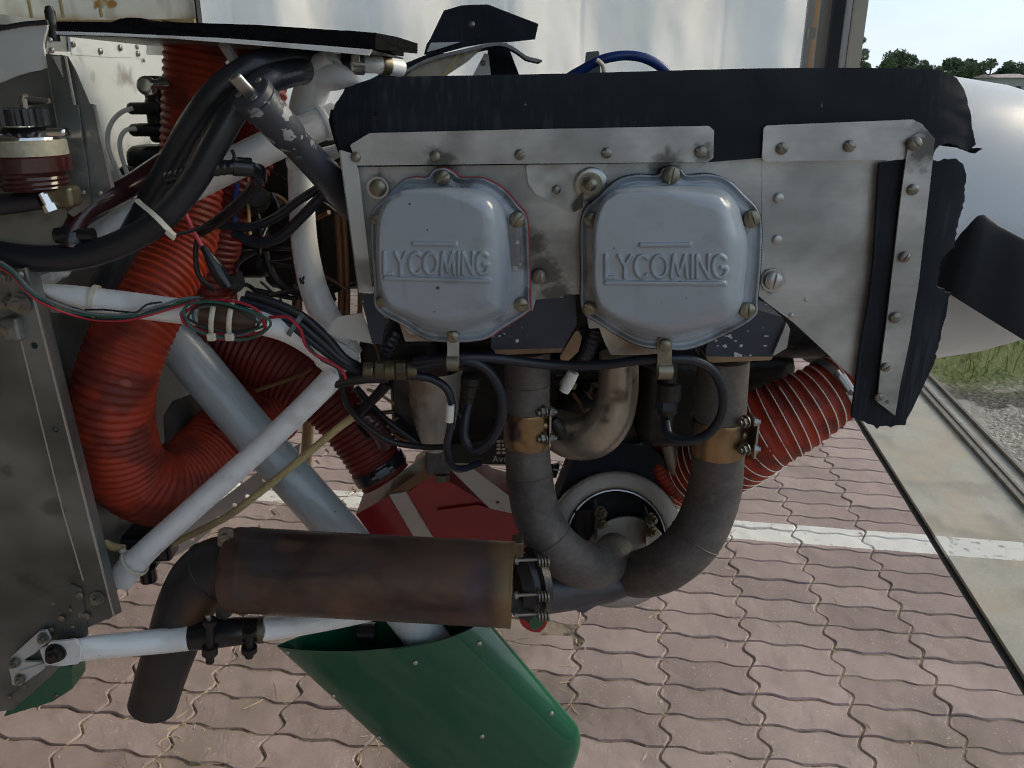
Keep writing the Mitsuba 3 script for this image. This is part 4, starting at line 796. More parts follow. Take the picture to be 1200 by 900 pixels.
s2 = strip('upper right aluminium clamp strip', [(895, 150), (899, 147), (1070, 140), (1080, 145), (1096, 163), (1094, 172), (1058, 187), (896, 189.5), (893, 184)], .7765, [(916, 174, 7), (995, 171, 7)])
for x, y in ((1064, 150), (1052, 160), (1075, 168)): pass
sr = lab(key('rubber_seal', AC), 'black rubber seal hanging at the right end of the baffle')
obj('sheet', flat(ragged([(1031, 191), (1062, 186), (1096, 188), (1122, 187), (1131, 193), (1135, 206), (1134, 236), (1126, 262), (1121, 292), (1112, 298), (1103, 308), (1101, 325), (1101, 337), (1109, 341), (1117, 346), (1113, 374), (1108, 386), (1105, 405), (1098, 428), (1085, 452), (1072, 478), (1060, 497), (1045, 499), (1031, 500), (1028, 504), (1025, 499), (998, 489), (1003, 447), (1012, 385), (1020, 345), (1024, 300)], .9, 4, lambda x, y: x > 1098 or y > 490), .004, .779, sub=.009, bow=lambda v: .006 * np.clip((v[:, 0] - P(1085, 300, .78)[0]) / .03, 0, 1) ** 1.5 + .004 * (meshkit.fbm(v * 16, 3, 6) - .5)), 'rubber', sr, smooth=25)
st = plate('clamp_strip', [(1066, 162), (1078, 155), (1095, 166), (1094, 180), (1085, 260), (1077, 330), (1066, 400), (1055, 450), (1049, 487), (1028, 471), (1032, 430), (1040, 370), (1048, 300), (1056, 230), (1062, 185)], .7735, .0018, 'alu', 'upright aluminium clamp strip on the right rubber seal', sub=.03, bow=wav(.0015, 9, 2))
for x, y, r in ((1071, 168, 8), (1069, 222, 6.6), (1059, 301, 6.4), (1048, 372, 6.6), (1037, 430, 5.5), (1029, 465, 5), (1040, 471, 2)): screw(x, y, .7733, r, st, 'screw_steel')

# ---- valve covers
def seg_dist(X, Yp, pl):
    d = np.full(X.shape, 1e9)
    for (ax, ay), (bx, by) in zip(pl[:-1], pl[1:]):
        vx, vy = bx - ax, by - ay; t = np.clip(((X - ax) * vx + (Yp - ay) * vy) / (vx * vx + vy * vy + 1e-9), 0, 1)
        d = np.minimum(d, np.hypot(X - ax - t * vx, Yp - ay - t * vy))
    return d
def arc(cx, cy, rx, ry, a0, a1, n=18): t = np.radians(np.linspace(a0, a1, n)); return list(zip(cx + rx * np.cos(t), cy - ry * np.sin(t)))
GLYPH = {'L': (.55, [[(0, 0), (0, 1), (.55, 1)]]), 'Y': (.78, [[(0, 0), (.39, .48), (.39, 1)], [(.78, 0), (.39, .48)]]), 'C': (.80, [arc(.46, .5, .46, .5, 48, 312)]), 'O': (.98, [arc(.49, .5, .49, .5, 0, 360, 30)]),
         'M': (1.0, [[(0, 1), (.14, 0), (.5, .86), (.86, 0), (1, 1)]]), 'I': (.08, [[(.04, 0), (.04, 1)]]), 'N': (.74, [[(0, 1), (0, 0), (.74, 1), (.74, 0)]]), 'G': (.88, [arc(.46, .5, .46, .5, 48, 345), [(.88, .62), (.88, .56), (.56, .56)]])}
def strokes(word, x0, x1, y0, y1):
    gap = .27; tot = sum(GLYPH[c][0] for c in word) + gap * (len(word) - 1); sc = (x1 - x0) / tot; out = []; x = x0
    for c in word:
        w, pls = GLYPH[c]; out += [[(x + px * sc, y0 + py * (y1 - y0)) for px, py in pl] for pl in pls]; x += (w + gap) * sc
    return out
def valve_cover(flange, dome, centre, text, bars, Y, H, scr, label, tilt):
    import shapely
    fl = Polygon(smoothline(flange, 8)).buffer(-2).buffer(2); dm = Polygon(smoothline(dome, 8))
    na, nr = 900, 150; ang = np.linspace(0, 2 * np.pi, na, endpoint=False); c = np.array(centre, float)
    def radius(pg):
        o = np.array(pg.exterior.coords) - c; aa = np.unwrap(np.arctan2(o[:, 1], o[:, 0])); 
        k = np.argsort(aa[:-1] % (2 * np.pi)); aa, rr = (aa[:-1] % (2 * np.pi))[k], np.hypot(*o[:-1].T)[k]
        return np.interp(ang, np.concatenate([aa - 2 * np.pi, aa, aa + 2 * np.pi]), np.tile(rr, 3))
    Rf = radius(fl); u = np.linspace(0, 1, nr)[1:]
    X = c[0] + u[:, None] * Rf * np.cos(ang); Yp = c[1] + u[:, None] * Rf * np.sin(ang)
    def height(X, Yp):
        pts = shapely.points(X, Yp); inside = shapely.contains(dm, pts); dd = shapely.distance(dm.exterior, pts) * np.where(inside, 1, -1)
        th = np.arctan2((Yp - c[1]) * .95, X - c[0]); w = 22 + 13 * np.cos(th) + 6 * np.sin(th) * (1 - np.cos(th) ** 2); w = np.clip(w + 4 * np.clip(np.cos(th) * 2, 0, 1), 7, 42)
        t = np.clip((dd + 3) / w, 0, 1); h = H * (1 - (1 - t) ** 2.6) ** .62
        de = shapely.distance(fl.exterior, pts)
        rim = .0022 * np.exp(-((de - 2.0) / 1.6) ** 2) - .0018 * np.exp(-((de - 7.5) / 3) ** 2) * (dd < 0)
        d = np.full(X.shape, 1e9)
        for pl in strokes('LYCOMING', *text): d = np.minimum(d, seg_dist(X, Yp, pl) / 1.85)
        for pl in bars: d = np.minimum(d, seg_dist(X, Yp, pl) / 2.1)
        e = .0025 * np.clip(1.3 * np.exp(-np.clip(d, 0, 9) ** 3 * .8), 0, 1)
        return h + np.where(inside, e, rim) + np.where(inside, .0014 * (1 - ((Yp - c[1]) / 90) ** 2), 0)
    hh = height(X, Yp); h0 = height(np.array([c[0]]), np.array([c[1]]))
    n0 = (FW * 0 + np.array([0, -1.0, 0]))
    ax_ = CAM - P(*centre, Y); ax_ = ax_ / -ax_[1]                 # the cover's axis, canted a little up and towards the middle of the engine
    def P3(x, y, h): return P(x, y, Y) + ax_ * h
    V = [P3(c[0], c[1], h0[0])] + [P3(X[i, j], Yp[i, j], hh[i, j]) for i in range(nr - 1) for j in range(na)] + [P3(X[-1, j], Yp[-1, j], -.004) for j in range(na)]
    k = np.arange(na); f = [np.stack([k * 0, 1 + (k + 1) % na, 1 + k], 1)]
    for r in range(nr - 1): a = 1 + r * na; b = a + na; f += [np.stack([a + k, b + (k + 1) % na, b + k], 1), np.stack([a + k, a + (k + 1) % na, b + (k + 1) % na], 1)]
    m = trimesh.Trimesh(np.array(V), np.vstack(f), process=False)
    if m.face_normals[0][1] > 0: m.invert()
    ck = obj('valve_cover', m, 'cover_paint', AC, smooth=50, label=label)
    one = centre[0] < 600; g = np.array(fl.buffer(.5).exterior.coords[:-1]) + ((1.3, -.5) if one else (.3, .3)); obj('gasket', flat([tuple(q) for q in g], .003, Y + .0045), 'gasket_red' if one else 'inside_dark', ck)
    g = np.array(fl.buffer(.4).exterior.coords[:-1]); obj('rocker_box', flat([tuple(q) for q in g], .05, Y + .008), 'navy_metal', ck)
    for x, y, r in scr: screw(x, y, Y - .0005, r, ck, 'screw_brass', hs=.95)
    return ck
fl2 = [(770, 205), (776, 198), (787, 195), (798, 198), (806, 205), (830, 204), (852, 210), (872, 228), (891, 252), (892, 300), (888, 350), (886, 369), (862, 386), (812, 408), (778, 409), (742, 403), (700, 378), (682, 363), (681, 320), (682, 254), (700, 232), (722, 212), (745, 205)]
dm2 = [(735, 224), (790, 221), (838, 223), (858, 236), (868, 262), (873, 290), (869, 330), (866, 356), (850, 374), (800, 391), (768, 391), (730, 378), (706, 360), (698, 335), (698, 300), (699, 268), (706, 242), (718, 230)]
vc2 = valve_cover(fl2, dm2, (785, 305), (714, 848, 300, 324), [[(714, 330), (846, 331)], [(753, 288), (807, 287.5)]],   .772, .039, [(786, 205, 10.5), (880, 256, 10.5), (875, 363, 9.5), (691, 361, 8), (692, 257, 8.5)], 'right grey-blue valve cover with embossed lettering', -.02)
fl1 = [(500, 208), (507, 200), (520, 197), (532, 202), (540, 208), (566, 209), (590, 222), (606, 240), (617, 256), (620, 300), (621, 355), (620, 364), (590, 384), (562, 399), (505, 399), (470, 380), (441, 362), (438, 330), (435, 255), (448, 236), (470, 213), (484, 208)]
dm1 = [(478, 226), (520, 223), (560, 225), (580, 235), (590, 255), (594, 282), (597, 320), (593, 355), (580, 371), (535, 385), (505, 383), (476, 370), (455, 357), (446, 330), (444, 290), (446, 256), (456, 236), (467, 230)]
vc1 = valve_cover(fl1, dm1, (527, 303), (454, 570, 297, 320), [[(455, 325), (571, 328)], [(487, 286.5), (533, 287)]], .776, .036, [(519, 208, 9.3), (606, 257, 9.5), (611, 356, 8.5), (447, 353, 6.5), (440, 257, 6.5)], 'left grey-blue valve cover with embossed lettering', .0)
# cable clips under the covers
for (x, y, ck, nm) in ((531, 394, vc1, 0), (779, 404, vc2, 1)):
    w = 7 if nm == 0 else 8.5
    k = plate('cable_clip', rounded([(x - w, y - 4), (x - 4, y - 9), (x + 4, y - 9), (x + w, y - 4), (x + w, y + 36), (x - w, y + 36)], 2), .7665, .002, 'screw_brass' if nm else 'alu', 'metal clip holding the ignition lead below the ' + ('right' if nm else 'left') + ' cover')
    screw(x, y, .766, 7.5, k, 'screw_brass', ang=2.2); obj('loop', lathe(P(x - w, y + 30, .772), [1, 0, 0], [(0, .0078), (0, .0095), (2 * w * S(x, y, .77), .0095), (2 * w * S(x, y, .77), .0078)], 24), 'screw_brass', k)

# ---- cylinders, heads and crankcase behind
for i, x in enumerate((530, 780)):
    k = lab(key('cylinder', AC), f'dark finned cylinder behind the {("left", "right")[i]} valve cover')
    c = P(x, 300, .86); prof = []
    for q in range(15): y0 = .0 + q * .011; prof += [(y0, .062), (y0 + .0005, .080), (y0 + .0035, .080), (y0 + .004, .062)]
    obj('barrel', lathe(c, [0, 1, 0], [(0, 0)] + prof + [(.18, .062), (.18, 0)], 56), 'oily', k)
A('crankcase', cat(rbox(P(720, 270, 1.22), [.66, .34, .22], .03), rbox(P(620, 320, 1.2), [.3, .3, .16], .03), rbox(P(860, 350, 1.15), [.28, .18, .14], .03)), 'oily', 'dark crankcase deep behind the covers')
A('oil_sump', cat(rbox(P(735, 440, 1.18), [.46, .20, .14], .03), rbox(P(700, 480, 1.10), [.12, .14, .10], .02), rbox(P(782, 462, 1.0), [.085, .10, .12], .02), rbox(P(530, 455, 1.10), [.17, .10, .15], .02), rbox(P(470, 405, 1.06), [.10, .10, .06], .015)), 'oily', 'dark oil sump under the crankcase')
hb = A('exhaust_port', flat(rounded([(575, 410), (577, 372), (622, 345), (674, 345), (676, 380), (660, 408)], 3), .06, .80), 'navy_metal', 'dark navy exhaust port under the left cover')
obj('port_edge', flat([(622, 337), (662, 341), (660, 349), (628, 351), (624, 364), (621, 364)], .004, .793), 'alu', hb)
hb2 = A('exhaust_port', flat(rounded([(826, 418), (830, 396), (884, 362), (918, 372), (921, 388), (905, 418)], 3), .06, .80), 'navy_metal', 'chipped navy exhaust port under the right cover')
obj('port_edge', flat(rounded([(905, 418), (922, 378), (926, 386), (922, 408)], 1), .004, .795), 'alu', hb2)
A('head_casting', flat(rounded([(466, 374), (480, 378), (505, 396), (537, 398), (535, 400), (475, 400)], 1), .05, .81), 'sump', 'brownish cast edge under the left cover')
A('head_casting', flat(rounded([(699, 376), (742, 402), (776, 408), (770, 416), (716, 416), (708, 400)], 2), .05, .81), 'sump', 'brownish cast edge under the right cover')
A('intake_flange', flat(rounded([(655, 420), (676, 385), (682, 395), (678, 412), (664, 425)], 3), .02, .85), 'copper_gasket', 'copper-coloured flange left of the right cover')

# ---- exhaust
ex = lab(key('exhaust_manifold', AC), 'grey-brown exhaust pipes swinging together below the covers')
for x0, x1, y in ((577, 662, 410), (826, 908, 419)):
    obj('flange', flat(rounded([(x0, y - 3), (x1, y - 6), (x1 - 4, y + 3), (x0 + 12, y + 6), (x0 + 4, y + 5)], 2), .07, .825), 'copper_gasket', ex)
E1p = tube('pipe', [(618, 410, .86), (618, 460, .86), (618, 515, .86), (621, 562, .855), (631, 608, .845), (652, 642, .84), (680, 661, .85), (706, 661, .88), (722, 645, .92)], [27, 26.5, 26, 27, 28, 28.5, 28, 26, 22], 'exhaust', ex, sides=44, label='left exhaust pipe bending right')
E2p = tube('pipe', [(848, 420, .87), (845, 465, .87), (842, 520, .87), (836, 580, .87), (815, 630, .86), (782, 661, .86), (752, 672, .89), (728, 670, .93)], [30, 30, 30, 31, 31, 30, 28, 25], 'exhaust', ex, sides=44, label='right exhaust pipe bending left')
for pth, us in ((E1p, (.095, .385, .60)), (E2p, (.62,))):
    for u in us: q, d, r = pth.at(u); obj('weld', lathe(q - d * .001, d, [(0, r), (.0006, r + .0009), (.0016, r + .0009), (.0022, r)], 44), 'exhaust', ex)
for pth, u, xs, ys in ((E1p, .235, (640, 646), (482, 513)), (E2p, .255, (876, 884), (494, 526))):
    q, d, r = pth.at(u); k = obj('clamp_sleeve', lathe(q - d * .022, d, [(0, r), (0, r + .0012), (.004, r + .002), (.040, r + .002), (.044, r + .0012), (.044, r)], 44), 'heat_gold', ex, label='heat-tinted golden clamp sleeve')
    for ux in (.3, .7): qq = q + d * .044 * (ux - .5); obj('pressing', rbox(qq + np.array([r * .72, -r * .62, 0]), [.014, .010, .011], .005), 'heat_gold', ex)
    pl = P(xs[1] - 2, sum(ys) / 2, .855); obj('clamp_plate', box(pl, [.0022, .034, .042 if xs[0] < 700 else .044]), 'steel', ex)
    for yy in ys: stamp('hex', 'nut', P(xs[0] - 2, yy, .838) , .0062, 'screw_steel', ex, (-.85, -.5, 0)); stamp('hex', 'nut', P(xs[1] - 1, yy, .838), .0048, 'steel', ex, (1, -.1, 0))
tube('clamp_bolt', [(648, 492, .875), (654, 500, .875), (657, 512, .88)], [6, 8, 6], 'oily')
# turbo-like round shroud between the pipes
rg = lab(key('heat_shroud', AC), 'round shroud with a pale metal rim between the exhaust pipes')
c0 = P(722, 632, .98); s0 = S(722, 632, .98) * 1.05; ax = np.array([.0, -1, .42]); ax /= np.linalg.norm(ax)
obj('rim', lathe(c0, ax, [(-.03, 75 * s0), (-.004, 76.5 * s0), (.001, 75.5 * s0), (.004, 72 * s0), (.004, 60 * s0), (.002, 57 * s0), (-.006, 56 * s0)], 80), 'ring_metal', rg)
obj('seal_ring', lathe(c0, ax, [(-.006, 56 * s0), (.003, 55.5 * s0), (.003, 54 * s0), (-.012, 53.5 * s0)], 72), 'steel', rg)
obj('disc', lathe(c0, ax, [(-.010, 54 * s0), (-.014, 50 * s0), (-.02, 30 * s0), (-.022, 0)], 60), 'cable_black', rg)
obj('body', cat(lathe(c0, -ax, [(0, 74 * s0), (.06, 73 * s0), (.13, 52 * s0), (.16, 40 * s0), (.16, 0)], 56), rbox(P(712, 545, 1.1), [.09, .16, .12], .03)), 'oily', rg)
obj('funnel', flat([(690, 525), (760, 520), (800, 560), (772, 575), (722, 556), (690, 556), (662, 580), (652, 588), (672, 538)], .05, 1.02), 'rubber', rg)
for x, ys_ in ((698, (600, 613)), (757, (608, 622))):
    k = obj('clamp_plate', box(P(x, sum(ys_) / 2 + 2, .965), [.003, .03, .045]), 'steel', rg)
    for yy in ys_: stamp('hex', 'nut', P(x + 4, yy, .95), .007, 'brass', rg, (.7, -.7, .1))
    obj('stub_pipe', lathe(P(x - 6, sum(ys_) / 2 + 16, .99), [.1, -.5, -.9], [(-.03, .024), (.03, .024), (.03, 0)], 28), 'tailpipe', rg)
obj('weld_lip', lathe(P(735, 655, .955), ax, [(0, 0), (0, 46 * s0), (.002, 47 * s0), (.004, 46 * s0), (.004, 0)], 60), 'ring_metal', rg)
# collector, flange pair and spring bolts
clc = A('collector', cat(lathe(P(624, 689, .885), [1, .1, .02], [(0, 0), (0, .036), (.004, .036), (.02, .034), (.05, .032), (.10, .026), (.12, .02), (.12, 0)], 44)), 'collector_steel', 'dark cone joining the exhaust to the muffler')
obj('seam_plate', flat([(664, 711, .862), (696, 694, .868), (716, 700, .87), (684, 719, .862)], .002), 'exhaust', clc)
obj('joint', lathe(P(600, 687, .80), [1, .38, -.02], [(0, 0), (0, .036), (.012, .042), (.016, .036), (.022, .036), (.026, .041), (.036, .037), (.038, 0)], 44), 'cable_black', clc)
for x, r in ((612, 44), (617, 40), (631, 39)): obj('flange', lathe(P(x, 688, .835), [1, .2, -.02], [(0, 0), (0, r * .00088), (.0022, r * .00088), (.0022, 0)], 48), 'exhaust', clc)
for y in (658, 699, 722):
    k = obj('bolt', lathe(P(603, y - 1, .762), [1, .1, 0], [(0, 0), (0, .0045), (.004, .0045), (.004, .002), (.036, .002), (.036, 0)], 12), 'screw_steel', clc)
    for i in range(4): obj('spring_coil', lathe(P(630 + i * 3.6, y, .762), [1, .2, 0], [(0, .003), (.0003, .0062), (.0018, .0062), (.002, .003)], 16), 'screw_steel', clc)
obj('tab', rbox(P(607, 640, .80), [.012, .02, .02], .002), 'brass', clc)
mfk = lab(key('muffler', AC), 'rust-brown cylindrical muffler with a straw-coloured right end')
p0, p1 = P(270, 667, .775), P(601, 685, .762); d = p1 - p0; L = np.linalg.norm(d); d /= L; r0 = 53 * S(270, 667, .72)
obj('drum', lathe(p0, d, [(0, 0), (.0, r0 * .93), (.003, r0 * .985), (.006, r0 * 1.0), (.016, r0 * 1.0), (.018, r0 * 1.018), (.024, r0 * 1.018), (.026, r0), (L * .5, r0 * .995), (L - .004, r0 * 1.0), (L - .002, r0 * 1.012), (L, r0 * 1.01), (L, r0 * .96), (L - .008, r0 * .95), (L - .012, 0)], 90), 'muffler', mfk)
screw(272, 677, .733, 3.4, mfk, 'steel', kind='rivet', name='rivet', normal=(-.2, -1, 0))
obj('tab', cat(flat(rounded([(255, 640), (255, 622), (262, 619), (273, 620), (274, 642)], 2), .003, .765), lathe(P(264, 630, .765), [0, -1, 0], [(0, 0), (0, .005), (.003, .005), (.003, 0)], 14)), 'screw_steel', mfk)
obj('strap', flat([(256, 735, .77), (252, 716, .765), (262, 700, .75), (268, 704, .75), (270, 722, .752), (262, 728, .76)], .002), 'alu_dull', mfk)
tp = tube('tailpipe', [(286, 668, .785), (262, 664, .785), (238, 678, .785), (219, 708, .785), (203, 752, .785), (189, 792, .785), (180, 822, .785)], [30, 36, 36, 33, 30, 28.5, 27.5], 'tailpipe', sides=44, label='dark tailpipe turning down left of the muffler')
q, dd, r = tp.at(1.0); obj('outlet', lathe(q, dd, [(-.004, r), (.006, r * 1.0), (.0065, r * .95), (-.03, r * .94), (-.03, 0)], 44), 'tailpipe', tp.key)
q, dd, r = tp.at(.16); obj('weld', lathe(q, dd, [(0, r), (.001, r + .0014), (.003, r + .0014), (.004, r)], 44), 'tailpipe', tp.key)

# ---- intake, sump strainer, ignition
tube('intake_pipe', [(725, 414, .90), (725, 440, .90), (723, 465, .90), (715, 490, .90), (699, 508, .905), (674, 512, .92), (650, 503, .95)], [23, 23.5, 24, 26, 27.5, 27, 24], 'intake', sides=40, label='brownish steel intake elbow between the exhaust pipes')
sp_ = lab(key('heat_cone', AC), 'silvery tapered cone stained rusty at the bottom, below the left cover')
c = P(508, 440, .93); s = S(508, 480, .93)
obj('shell', lathe(c, [0, 0, -1], [(-10 * s, 34 * s), (5 * s, 32 * s), (40 * s, 28 * s), (65 * s, 23 * s), (85 * s, 17 * s), (92 * s, 15 * s), (92 * s, 0)], 48), 'sump', sp_)
obj('foot', rbox(P(514, 538, .93), [.030, .03, .032], .004), 'exhaust', sp_); obj('nut', lathe(P(518, 556, .92), [0, -.2, -1], [(0, 0), (0, .010), (.008, .010), (.008, 0)], 6), 'brass', sp_)
A('black_bracket', flat([(461, 440), (478, 442), (488, 500), (486, 508), (463, 504)], .03, .94), 'black_plastic', 'black upright bracket left of the silvery cone')
ft = lab(key('hose_union', AC), 'row of brass hose unions under the left valve cover')
for i, (x, r, n) in enumerate(((426, 9, 20), (440, 11, 6), (451, 11.5, 20), (464, 11.5, 6), (477, 9.5, 20))):
    obj('nut', lathe(P(x, 433.5, .80), [1, 0, 0], [(0, 0), (0, r * .78e-3), (.0016, r * .9e-3), (.0095, r * .9e-3), (.011, r * .78e-3), (.011, 0)], n), 'brass', ft, smooth=30)
IG = dict(mat='cable_navy', sides=18)
L1 = tube('ignition_lead', [(482, 431, .80), (515, 424, .79), (540, 422, .785), (562, 427, .785), (580, 445, .79), (589, 470, .795), (586, 497, .80), (572, 520, .805), (555, 527, .81), (545, 515, .815), (545, 492, .82), (549, 472, .83)], 5.6, label='dark lead looping in a ring below the left cover', **IG)
obj('spark_plug', lathe(P(548, 478, .83), [.12, .05, 1], [(0, 0), (0, .0062), (.012, .0065), (.014, .0085), (.026, .0085), (.028, .011), (.036, .011), (.04, .006), (.04, 0)], 14), 'oily', L1.key)
tube('ignition_lead', [(486, 424, .80), (530, 419, .785), (580, 420, .79), (640, 427, .80), (700, 428, .795), (750, 422, .785), (780, 420, .78), (812, 422, .785), (835, 434, .79), (847, 458, .795), (845, 488, .80), (828, 510, .805), (802, 517, .81), (784, 510, .82), (780, 494, .83)], 5.8, label='long dark lead running under both covers and looping at the right', **IG)
k = lab(key('spark_plug', AC), 'dark spark plug under the right cover'); obj('body', lathe(P(781, 498, .84), [0, .03, 1], [(0, 0), (0, .0075), (.014, .0075), (.015, .011), (.03, .011), (.031, .014), (.05, .014), (.052, .009), (.075, .009), (.075, 0)], 20), 'oily', k); obj('nut', lathe(P(781, 478, .84), [0, .03, 1], [(0, 0), (0, .0125), (.014, .0125), (.014, 0)], 6), 'navy_metal', k)
L3 = tube('ignition_lead', [(402, 446, .82), (440, 441, .81), (480, 440, .80), (506, 444, .80), (522, 454, .80), (529, 470, .80), (528, 500, .80), (524, 520, .80), (526, 540, .81), (538, 550, .83), (562, 543, .86)], [7, 6, 5.5, 5, 5, 4.5, 4.5, 4.5, 4.5, 4, 4], label='black lead with a white sleeve passing the silvery cone', **IG)
q0, q1 = P(527.5, 474, .7945), P(526.5, 494, .7945); obj('white_sleeve', lathe(q0, q1 - q0, [(0, .0025), (0, .0046), (np.linalg.norm(q1 - q0), .0046), (np.linalg.norm(q1 - q0), .0025)], 16), 'white_tube', L3.key)
tube('black_lead', [(400, 448, .83), (404, 468, .84), (412, 482, .85), (432, 502, .86), (460, 518, .87), (500, 524, .87), (530, 523, .86)], 3.6, 'cable_black', label='thin black lead sagging across the dark red hose')
tube('black_lead', [(455, 448, .86), (440, 465, .87), (420, 485, .88)], [7, 6, 5], 'cable_black'); tube('black_lead', [(418, 455, .90), (450, 490, .92), (495, 523, .93)], 4, 'cable_black')
tube('black_sheath', [(392, 450, .815), (405, 444, .815), (425, 441, .812), (455, 444, .81)], [6, 9, 9, 5], 'black_plastic', label='black sheath at the corner of the mount')
tube('grey_hose', [(412, 480, .90), (430, 490, .90), (445, 505, .91), (452, 520, .93)], [10, 11, 11, 10], 'maroon_hose', rib=(.007, .001))
for a_, b_, c_ in (((452, 415, .83), (460, 395, .83), (466, 380, .84)), ((676, 432, .86), (688, 410, .86), (696, 385, .86))):
    tube('blue_fitting', [a_, b_, c_], [8, 10.5, 9], 'cable_navy', rib=(.006, .0012), label='dark blue anodised fitting ' + ('left' if a_[0] < 500 else 'between the covers'))
tube('white_cap', [(672, 436, .86), (667, 446, .86), (661, 459, .86)], [7, 7.5, 6], 'white_paint', label='white plastic cap beside the left exhaust pipe')
obj('hook', sweep(np.array([P(648, 545, .95), P(655, 542, .95), P(660, 547, .95), P(657, 551, .95), P(648, 550, .95)]), np.full(5, .0012), 8)[:2], 'screw_steel', AC); A('bracket', flat([(645, 548), (656, 546), (652, 560), (645, 560)], .01, .96), 'black_plastic')
tube('drain_tube', [(416, 487, .865), (396, 502, .868), (355, 536, .87), (312, 571, .868), (270, 603, .86), (230, 624, .858), (190, 642, .858), (150, 655, .86)], [5, 4.6, 4.6, 4.6, 4.4, 4.2, 4, 4], 'tan_tube', label='thin yellowish drain tube running down to the left')
tube('wooden_stick', [(362, 488, 1.18), (357, 560, 1.14)], 6.5, 'tan_tube', label='upright yellowish tube behind the drain tube')
tube('brown_line', [(300, 458, .99), (350, 440, .99), (365, 432, .98)], 2.5, 'brown_tube'); tube('yellow_lead', [(430, 456, 1.0), (445, 462, 1.0), (465, 476, 1.0)], 2, 'tan_tube', sides=8)
# perforated plates behind the lower tube
pf = obj('perforated_plate', flat([(188, 640), (330, 532), (352, 520), (350, 532), (330, 552), (225, 640), (205, 652)], .002, .98, holes=[(225, 632, 3), (243, 619, 3), (257, 607, 3), (275, 592, 3), (290, 582, 3), (310, 563, 3)]), 'alu_bright', AC, label='pale perforated plate behind the lower white tube')
obj('firewall_bracket', cat(flat([PFY(x, y, .05) for x, y in ((194, 488), (205, 470), (225, 462), (238, 470), (262, 478), (240, 500), (196, 520))], .003)), 'alu_dull', AC)
A('engine_mount_bush', cat(rbox(P(165, 640, .88), [.05, .05, .05], .01), lathe(P(172, 665, .84), [0, 0, -1], [(0, 0), (0, .010), (.018, .010), (.018, 0)], 20), rbox(P(190, 640, .86), [.03, .03, .03], .006)), 'black_plastic', 'black rubber mount block behind the lower tube end')
tube('tan_stub', [(122, 635, .80), (132, 641, .80), (146, 642, .80)], [4, 5, 4], 'tan_tube')

# ---- red air box and data plate
ab = lab(key('air_box', AC), 'dark red painted air box with cream edges, behind the muffler')
obj('panel', flat([(417, 603), (456, 581), (495, 640), (452, 650)], .10, .985), 'red_paint', ab)
obj('panel', flat([(476, 579), (505, 556), (521, 561), (575, 594), (604, 602), (630, 650), (505, 640)], .12, .985), 'red_paint', ab)
obj('edge', flat([(456, 580), (475, 577), (516, 645), (494, 645)], .004, .981), 'cream_paint', ab); obj('edge', flat([(455, 579), (498, 549), (509, 556), (475, 577)], .05, .984), 'brown_tube', ab)
obj('flap', flat([(526, 548), (548, 545), (596, 582), (602, 602), (574, 596)], .003, .975, holes=[(583, 589, 2.4)]), 'cream_paint', ab)
obj('crease', flat([(512, 598), (560, 592), (575, 596), (530, 618)], .003, .980), 'red_paint', ab)
dp = obj('data_plate', flat([(522, 522), (600, 512), (602, 546), (524, 544)], .003, .968), 'plate_print', AC, label='dark printed data plate half behind the left exhaust pipe')
t = meshkit.text_mesh('Avco', .0085, .0006); t.apply_transform([[1, 0, 0, 0], [0, 0, -1, 0], [0, 1, 0, 0], [0, 0, 0, 1]]); t.apply_translation(P(577, 541, .9675)); obj('lettering', t, 'cream_paint', dp)
for i in range(4):
    for j in range(3): obj('printed_line', flat([(582 + j * 6, 516 + i * 4.5), (586.5 + j * 6, 515.6 + i * 4.5), (586.5 + j * 6, 518.4 + i * 4.5), (582 + j * 6, 518.8 + i * 4.5)], .0004, .9675), 'cream_paint', dp)
obj('printed_line', flat([(530, 543), (600, 544.5), (600, 545.5), (530, 544)], .0004, .9675), 'cream_paint', dp)

# ---- lower left strut and bracket
ls = lab(key('bracing_strut', AC), 'lower white strut with a flattened bolted end')
LS = tube('rod', [(52, 769, .708), (75, 765, .710), (110, 759, .722), (150, 755, .735), (190, 751, .75), (222, 747, .755)], [12, 15, 15, 14, 14.5, 15], 'white_paint', ls, sides=28, flat=[(.35, 1), (.35, 1), (.7, 1), (1, 1), (1, 1), (1, 1)])
cpk = tube('coupling', [(216, 748, .756), (240, 745, .757), (275, 740, .76), (306, 738, .765)], [14.5, 16, 16.5, 15], 'black_plastic', ls, sides=28)
tube('rod', [(303, 738, .765), (350, 732, .80), (400, 723, .85), (450, 712, .92)], [14, 13, 12.5, 12], 'white_paint', ls, sides=28)
for u in (.02, .98): q, d, r = cpk.at(u); collar('rust_band', q, d, r, .006, .0006, 'brass', ls)
for x, y0, y1 in ((246, 726, 776), (292, 738, 770)):
    a_, b_ = P(x, y0, .742), P(x, y1, .742); LL = np.linalg.norm(b_ - a_)
    obj('bolt', lathe(a_, b_ - a_, [(0, 0), (0, .0075), (.006, .0075), (.006, .0045), (LL * .62, .0045), (LL * .62, .0085), (LL * .8, .0085), (LL * .82, .005), (LL, .0045), (LL, 0)], 14), 'oily', ls)
obj('pin', cat(lathe(P(245, 727, .742), [0, 0, 1], [(0, .003), (.008, .003), (.008, 0)], 10)), 'steel', ls)
obj('end_plate', flat(rounded([(49, 766), (58, 753), (88, 750), (95, 760), (92, 778), (70, 781), (56, 779)], 2), .003, .705), 'white_paint', ls); stamp('hex', 'bolt', P(66, 764, .7045), .0085, 'oily', ls, (0, -1, 0), .3)
